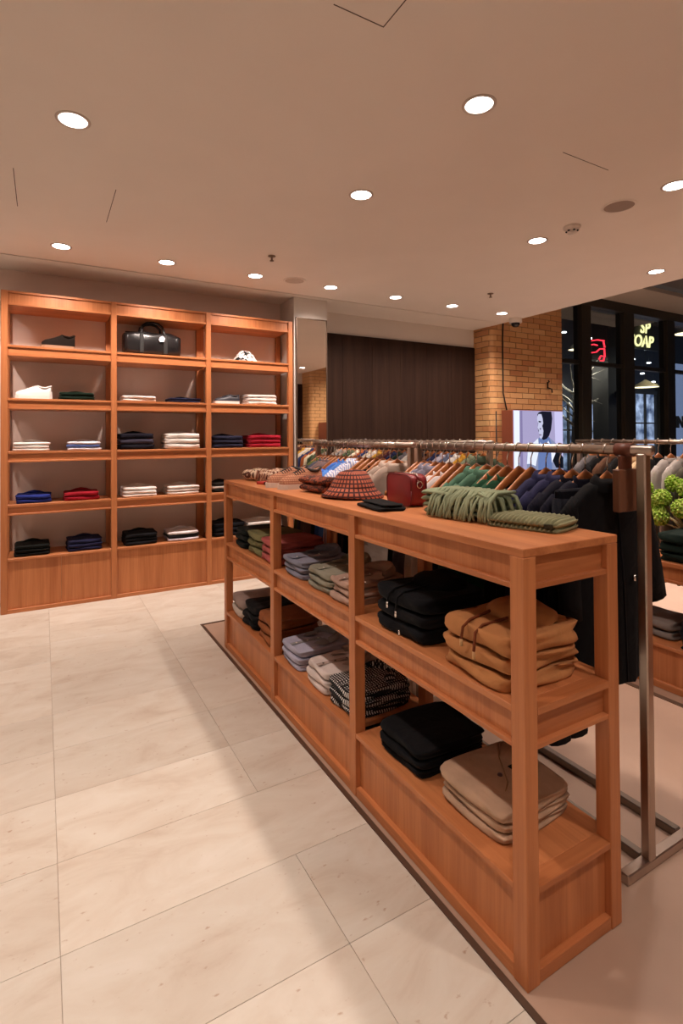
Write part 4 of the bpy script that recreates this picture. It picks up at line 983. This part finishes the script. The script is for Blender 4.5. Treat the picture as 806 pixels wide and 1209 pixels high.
def garment(kind, rgb, x, y, label, group, seed, hem=.58, W=.228, sl=.20, th=.019, rz=0, mat=None, collar=None, drop=.0, flare=1.0, sleeve_out=.004, cmat=None):
    r = random.Random(seed); mt = mat or fabric(rgb)
    t = thing(kind.replace(' ', '_'), label, kind, (x, y, RAILZ), rz, group)
    zt0 = -.062-drop; dr = .146; nc, nr = 15, 9; L = RAILZ-hem
    r0 = random.Random(group); ph = [r0.uniform(0, 6.28)+r.uniform(-.25, .25) for _ in range(4)]; k1, k2 = r0.uniform(2, 3.2), r0.uniform(4.5, 6)
    vs = []
    def pt(s_, tt, side):
        a = abs(s_); top = zt0-dr*a**1.15
        if a < .36: top = zt0-dr*.36**1.25-(.040 if side < 0 else .012)*(1-(a/.36)**2)
        z = top+(-L-top)*tt
        wt = W*(1-.07*math.sin(PI*min(1, tt*1.6))*(1 if tt < .62 else 0)+(flare-1)*tt)
        thick = th*math.sqrt(max(.03, 1-a**8))*(.70+.42*min(1, tt*4))
        y_ = side*thick+.007*tt*math.sin(k1*s_*PI+ph[0])+.005*tt*math.sin(k2*s_*PI+ph[1])
        return (s_*wt, y_, z)
    for i in range(nr):
        tt = (i/(nr-1))**1.35
        for c in range(nc): vs.append(pt(-1+2*c/(nc-1), tt, -1))
        for c in range(nc): vs.append(pt(1-2*c/(nc-1), tt, 1))
    m_ = 2*nc
    fs = [(i*m_+c, i*m_+(c+1) % m_, (i+1)*m_+(c+1) % m_, (i+1)*m_+c) for i in range(nr-1) for c in range(m_)]
    for c in range(nc-1):
        s_ = -1+2*(c+.5)/(nc-1)
        if abs(s_) > .34: fs.append((c, c+1, m_-2-c, m_-1-c))
    put('torso', fixnormals(MB().add(vs, fs).mesh('torso', mt)), t)
    if sl > 0:
        for sg in (-1, 1):
            b = MB(); zs = zt0-dr
            so = sleeve_out[sg > 0] if isinstance(sleeve_out, tuple) else sleeve_out
            path = [(sg*(W-.075), 0, zs+.045), (sg*(W-.040), 0, zs+.006), (sg*(W-.034+so*.4), .002, zs-.012-sl*.38), (sg*(W-.032+so*.75), .004, zs-sl*.72), (sg*(W-.032+so), .004, zs-sl)]
            b.tube(path, [.026, .042, .050, .052, .054], 10, True, squash=(min(.52, th*24), 1)); b.build('sleeve', mt, t)
    if collar:
        n = 16; vs = []; rx = W*.30
        cols = ((rx*1.0, th*1.1, -.02), (rx*.88, th*1.25, .022), (rx*1.1, th*1.65, .004), (rx*1.22, th*1.7, -.022)) if collar == 'polo' else ((rx*1.0, th*1.0, -.016), (rx*.95, th*1.25, .012), (rx*.86, th*1.1, .014))
        for (a_, b_, dz) in cols:
            for k in range(n):
                q = 2*PI*k/n; vs.append((a_*math.cos(q), b_*math.sin(q)-.004, zt0-dr*.29+dz-.012*(math.sin(q) < -.3)))
        fs = [(l*n+k, l*n+(k+1) % n, (l+1)*n+(k+1) % n, (l+1)*n+k) for l in range(len(cols)-1) for k in range(n)]
        MB().add(vs, fs).build('collar', cmat or mt, t)
    return t
CNT = {}
def hang(rail, railname, x, y, kind, what, rgb, seed, rz=0, **kw):
    key = (railname, what); CNT[key] = CNT.get(key, 0)+1
    i = CNT[key]-1
    base = '%s %s from the near end on the %s' % (ORD[i], what, railname)
    hanger(x, y, 'hanger of the '+base, 'wooden hangers on the '+railname, rz)
    return garment(kind, rgb, x, y, base, 'garments on the '+railname, seed, rz=rz, **kw)
NR = 'near rail'
SLATE, MAUVE, GREYC = (112, 108, 122), (134, 112, 112), (120, 108, 100)
seq = [(1.180, 'tee', 'navy tee', (28, 28, 50), dict(hem=.5, collar='crew')), (1.232, 'tee', 'navy tee', (28, 28, 50), dict(hem=.5, collar='crew')),
       (1.285, 'polo shirt', 'navy polo shirt', (38, 38, 70), dict(hem=.52, collar='polo')), (1.345, 'polo shirt', 'navy polo shirt', (38, 38, 70), dict(hem=.52, collar='polo')),
       (1.415, 'tee', 'black tee', (16, 17, 18), dict(hem=.5, drop=.05, W=.20, th=.018)), (1.475, 'tee', 'black tee', (16, 17, 18), dict(hem=.5, drop=.05, W=.20, th=.018)),
       (1.535, 'tee', 'forest green tee', (34, 76, 52), dict(hem=.55, collar='crew', drop=.015)), (1.59, 'tee', 'forest green tee', (34, 76, 52), dict(hem=.55, collar='crew', drop=.015)),
       (1.65, 'polo shirt', 'green polo shirt', (70, 104, 84), dict(hem=.55, collar='polo')), (1.71, 'polo shirt', 'green polo shirt', (70, 104, 84), dict(hem=.55, collar='polo')),
       (1.775, 'shirt', 'black shirt', (22, 22, 24), dict(hem=.55, drop=.05, W=.2)), (1.83, 'shirt', 'black shirt', (22, 22, 24), dict(hem=.55, drop=.04, W=.2)),
       (1.885, 'tee', 'white tee', (226, 218, 216), dict(hem=.6, collar='crew', drop=.02)), (1.935, 'tee', 'white tee', (226, 218, 216), dict(hem=.6, collar='crew', drop=.02)),
       (1.985, 'polo shirt', 'slate grey polo shirt', SLATE, dict(hem=.58, collar='polo')), (2.03, 'polo shirt', 'slate grey polo shirt', SLATE, dict(hem=.58, collar='polo')),
       (2.075, 'tee', 'dark grey tee', (44, 42, 44), dict(hem=.6, drop=.05, W=.2)), (2.11, 'tee', 'dark grey tee', (44, 42, 44), dict(hem=.6, drop=.05, W=.2))]
for i, (y, kind, what, rgb, kw) in enumerate(seq): hang(None, NR, RX, y, kind, what, rgb, 300+i, **kw)
# long black coat, nearest
hanger(RX, 1.098, 'wooden hanger holding the long black jacket at the near end', 'wooden hangers on the near rail')
ct = garment('jacket', (15, 15, 20), RX, 1.098, 'long black jacket hanging nearest on the near rail', 'garments on the near rail', 399, hem=.52, W=.235, sl=.33, th=.025, sleeve_out=(-.02, .075), collar='polo', flare=.80)
b = MB(); b.tube([(.075, -.043, -.42), (.075, -.043, -.44)], .006, 8); b.build('snap', CHROME, ct)
MB().tube([(.0, -.036, -.2), (.012, -.046, -.45), (.02, -.05, -.76)], .004, 5).build('front_seam', fabric((24, 24, 34)), ct)
MB().lathe([(.0001, -.004), (.01, -.003), (.011, .003), (.0001, .004)], 10, (.13, -.045, -.64)).build('button', CHROME, ct)
# long navy trousers
tr_ = thing('trousers', 'dark navy trousers hanging low on the near rail behind the jacket', 'trousers', (RX, 1.150, RAILZ), 0, 'garments on the near rail')
for sx in (-.185, -.10):
    MB().tube([(sx+.03, .0, -.16), (sx+.01, 0, -.45), (sx, .004, -.75), (sx-.002, 0, -.945)], [.05, .052, .05, .052], 10, True, squash=(.42, 1)).build('leg', fabric((24, 26, 40)), tr_)
MB().box(-.19, -.03, -.012, .012, -.19, -.13, .006).build('waistband', fabric((24, 26, 40)), tr_)
# brown rail block and strap
t = thing('rail_divider', 'brown wooden divider block strapped on the near end of the rail', 'divider', (RX, 1.035, RAILZ))
MB().box(-.05, .05, -.013, .013, -.20, -.062, .003).build('block', wood('divider_wood', 2, (.20, .085, .045), (.14, .055, .03), .5), t)
MB().lathe([(.019, -.028), (.0215, -.028), (.0215, .028), (.019, .028)], 16).build('sleeve', plain('leather_brown', srgb(104, 56, 40), .5), t)
t.children[-1].rotation_euler = (PI/2, 0, 0)
b = MB(); b.box(-.03, .03, -.006, .006, -.064, -.018, .002); b.build('strap', bpy.data.materials['leather_brown'], t)

FR = 'far rail'
seq = [(2.30, 'cardigan', 'beige knitted cardigan', (172, 152, 138), dict(hem=.50, collar='polo')), (2.37, 'cardigan', 'beige knitted cardigan', (172, 152, 138), dict(hem=.50, collar='polo')),
       (2.44, 'tee', 'black tee', (24, 24, 30), dict(hem=.5, collar='crew', drop=.02)), (2.50, 'tee', 'black tee', (24, 24, 30), dict(hem=.5, collar='crew', drop=.02)),
       (2.56, 'shirt', 'dark brown shirt', (62, 42, 34), dict(hem=.55, drop=.04, W=.2)), (2.62, 'shirt', 'dark brown shirt', (62, 42, 34), dict(hem=.55, drop=.04, W=.2)),
       (2.68, 'shirt', 'white striped shirt', (196, 202, 222), dict(hem=.55, collar='polo', mat=striped('fine_stripe', 0, 70, (226, 224, 232), (140, 156, 204), duty=.6))), (2.73, 'shirt', 'white striped shirt', (196, 202, 222), dict(hem=.55, collar='polo', mat=bpy.data.materials['fine_stripe'])),
       (2.79, 'shirt', 'bright blue shirt', (88, 140, 222), dict(hem=.55, collar='crew')), (2.845, 'shirt', 'bright blue shirt', (70, 118, 206), dict(hem=.55, collar='crew')),
       (2.90, 'tee', 'charcoal tee', (58, 54, 54), dict(hem=.55, drop=.04, W=.2)), (2.95, 'tee', 'charcoal tee', (58, 54, 54), dict(hem=.55, drop=.04, W=.2)),
       (3.00, 'tee', 'mauve grey tee', MAUVE, dict(hem=.55, collar='crew')), (3.045, 'tee', 'mauve grey tee', MAUVE, dict(hem=.55, collar='crew')),
       (3.095, 'tee', 'slate tee', (92, 94, 108), dict(hem=.55, collar='crew')), (3.14, 'tee', 'olive tee', (104, 112, 58), dict(hem=.55, collar='crew')), (3.19, 'tee', 'dark brown tee', (50, 38, 32), dict(hem=.5, drop=.03, W=.2))]
for i, (y, kind, what, rgb, kw) in enumerate(seq): hang(None, FR, RX, y, kind, what, rgb, 330+i, **kw)
BR = 'back rail'
cols = [('green overshirt', (70, 84, 66)), ('sage shirt', (120, 128, 104)), ('mustard shirt', (190, 140, 50)), ('white shirt', (214, 210, 206)), ('blue grey shirt', (96, 104, 130)), ('pale lilac shirt', (186, 182, 198)), ('navy shirt', (40, 46, 80)), ('brown shirt', (110, 70, 46)), ('black shirt', (34, 32, 34)), ('pale green shirt', (168, 176, 150)), ('white shirt', (220, 216, 212)), ('grey shirt', (126, 124, 132)), ('dark green shirt', (38, 54, 44)), ('navy shirt', (44, 52, 92)), ('plum shirt', (84, 44, 56)), ('brown shirt', (112, 70, 48)), ('yellow shirt', (206, 160, 66)), ('white shirt', (216, 210, 206)), ('cream shirt', (204, 190, 168)), ('navy shirt', (42, 52, 92)), ('rust shirt', (150, 82, 44)), ('cream shirt', (206, 194, 170)), ('olive shirt', (66, 76, 54)), ('olive shirt', (66, 76, 54)), ('taupe shirt', (136, 118, 104)), ('grey shirt', (120, 116, 114)), ('taupe shirt', (136, 118, 104))]
for i, (what, rgb) in enumerate(cols): hang(None, BR, 2.70, 2.73+i*.078, 'shirt', what, rgb, 400+i, hem=.6, collar='polo')
RR = 'rear right rail'
cols = [('black jacket', (24, 24, 26)), ('black jacket', (24, 24, 26)), ('white jacket', (200, 190, 184)), ('dark grey jacket', (56, 54, 52)), ('dark grey jacket', (56, 54, 52)), ('olive grey jacket', (86, 82, 70)), ('olive grey jacket', (86, 82, 70)), ('light grey jacket', (176, 168, 162)), ('light grey jacket', (176, 168, 162)), ('black jacket', (28, 28, 30)), ('cream jacket', (206, 178, 140)), ('cream jacket', (206, 178, 140)), ('black jacket', (28, 28, 30)), ('brown jacket', (96, 66, 48)), ('black jacket', (28, 28, 30)), ('grey jacket', (110, 106, 108))]
for i, (what, rgb) in enumerate(cols): hang(None, RR, 3.50, 1.27+i*.078, 'jacket', what, rgb, 450+i, hem=.45, collar='crew', sl=.4)
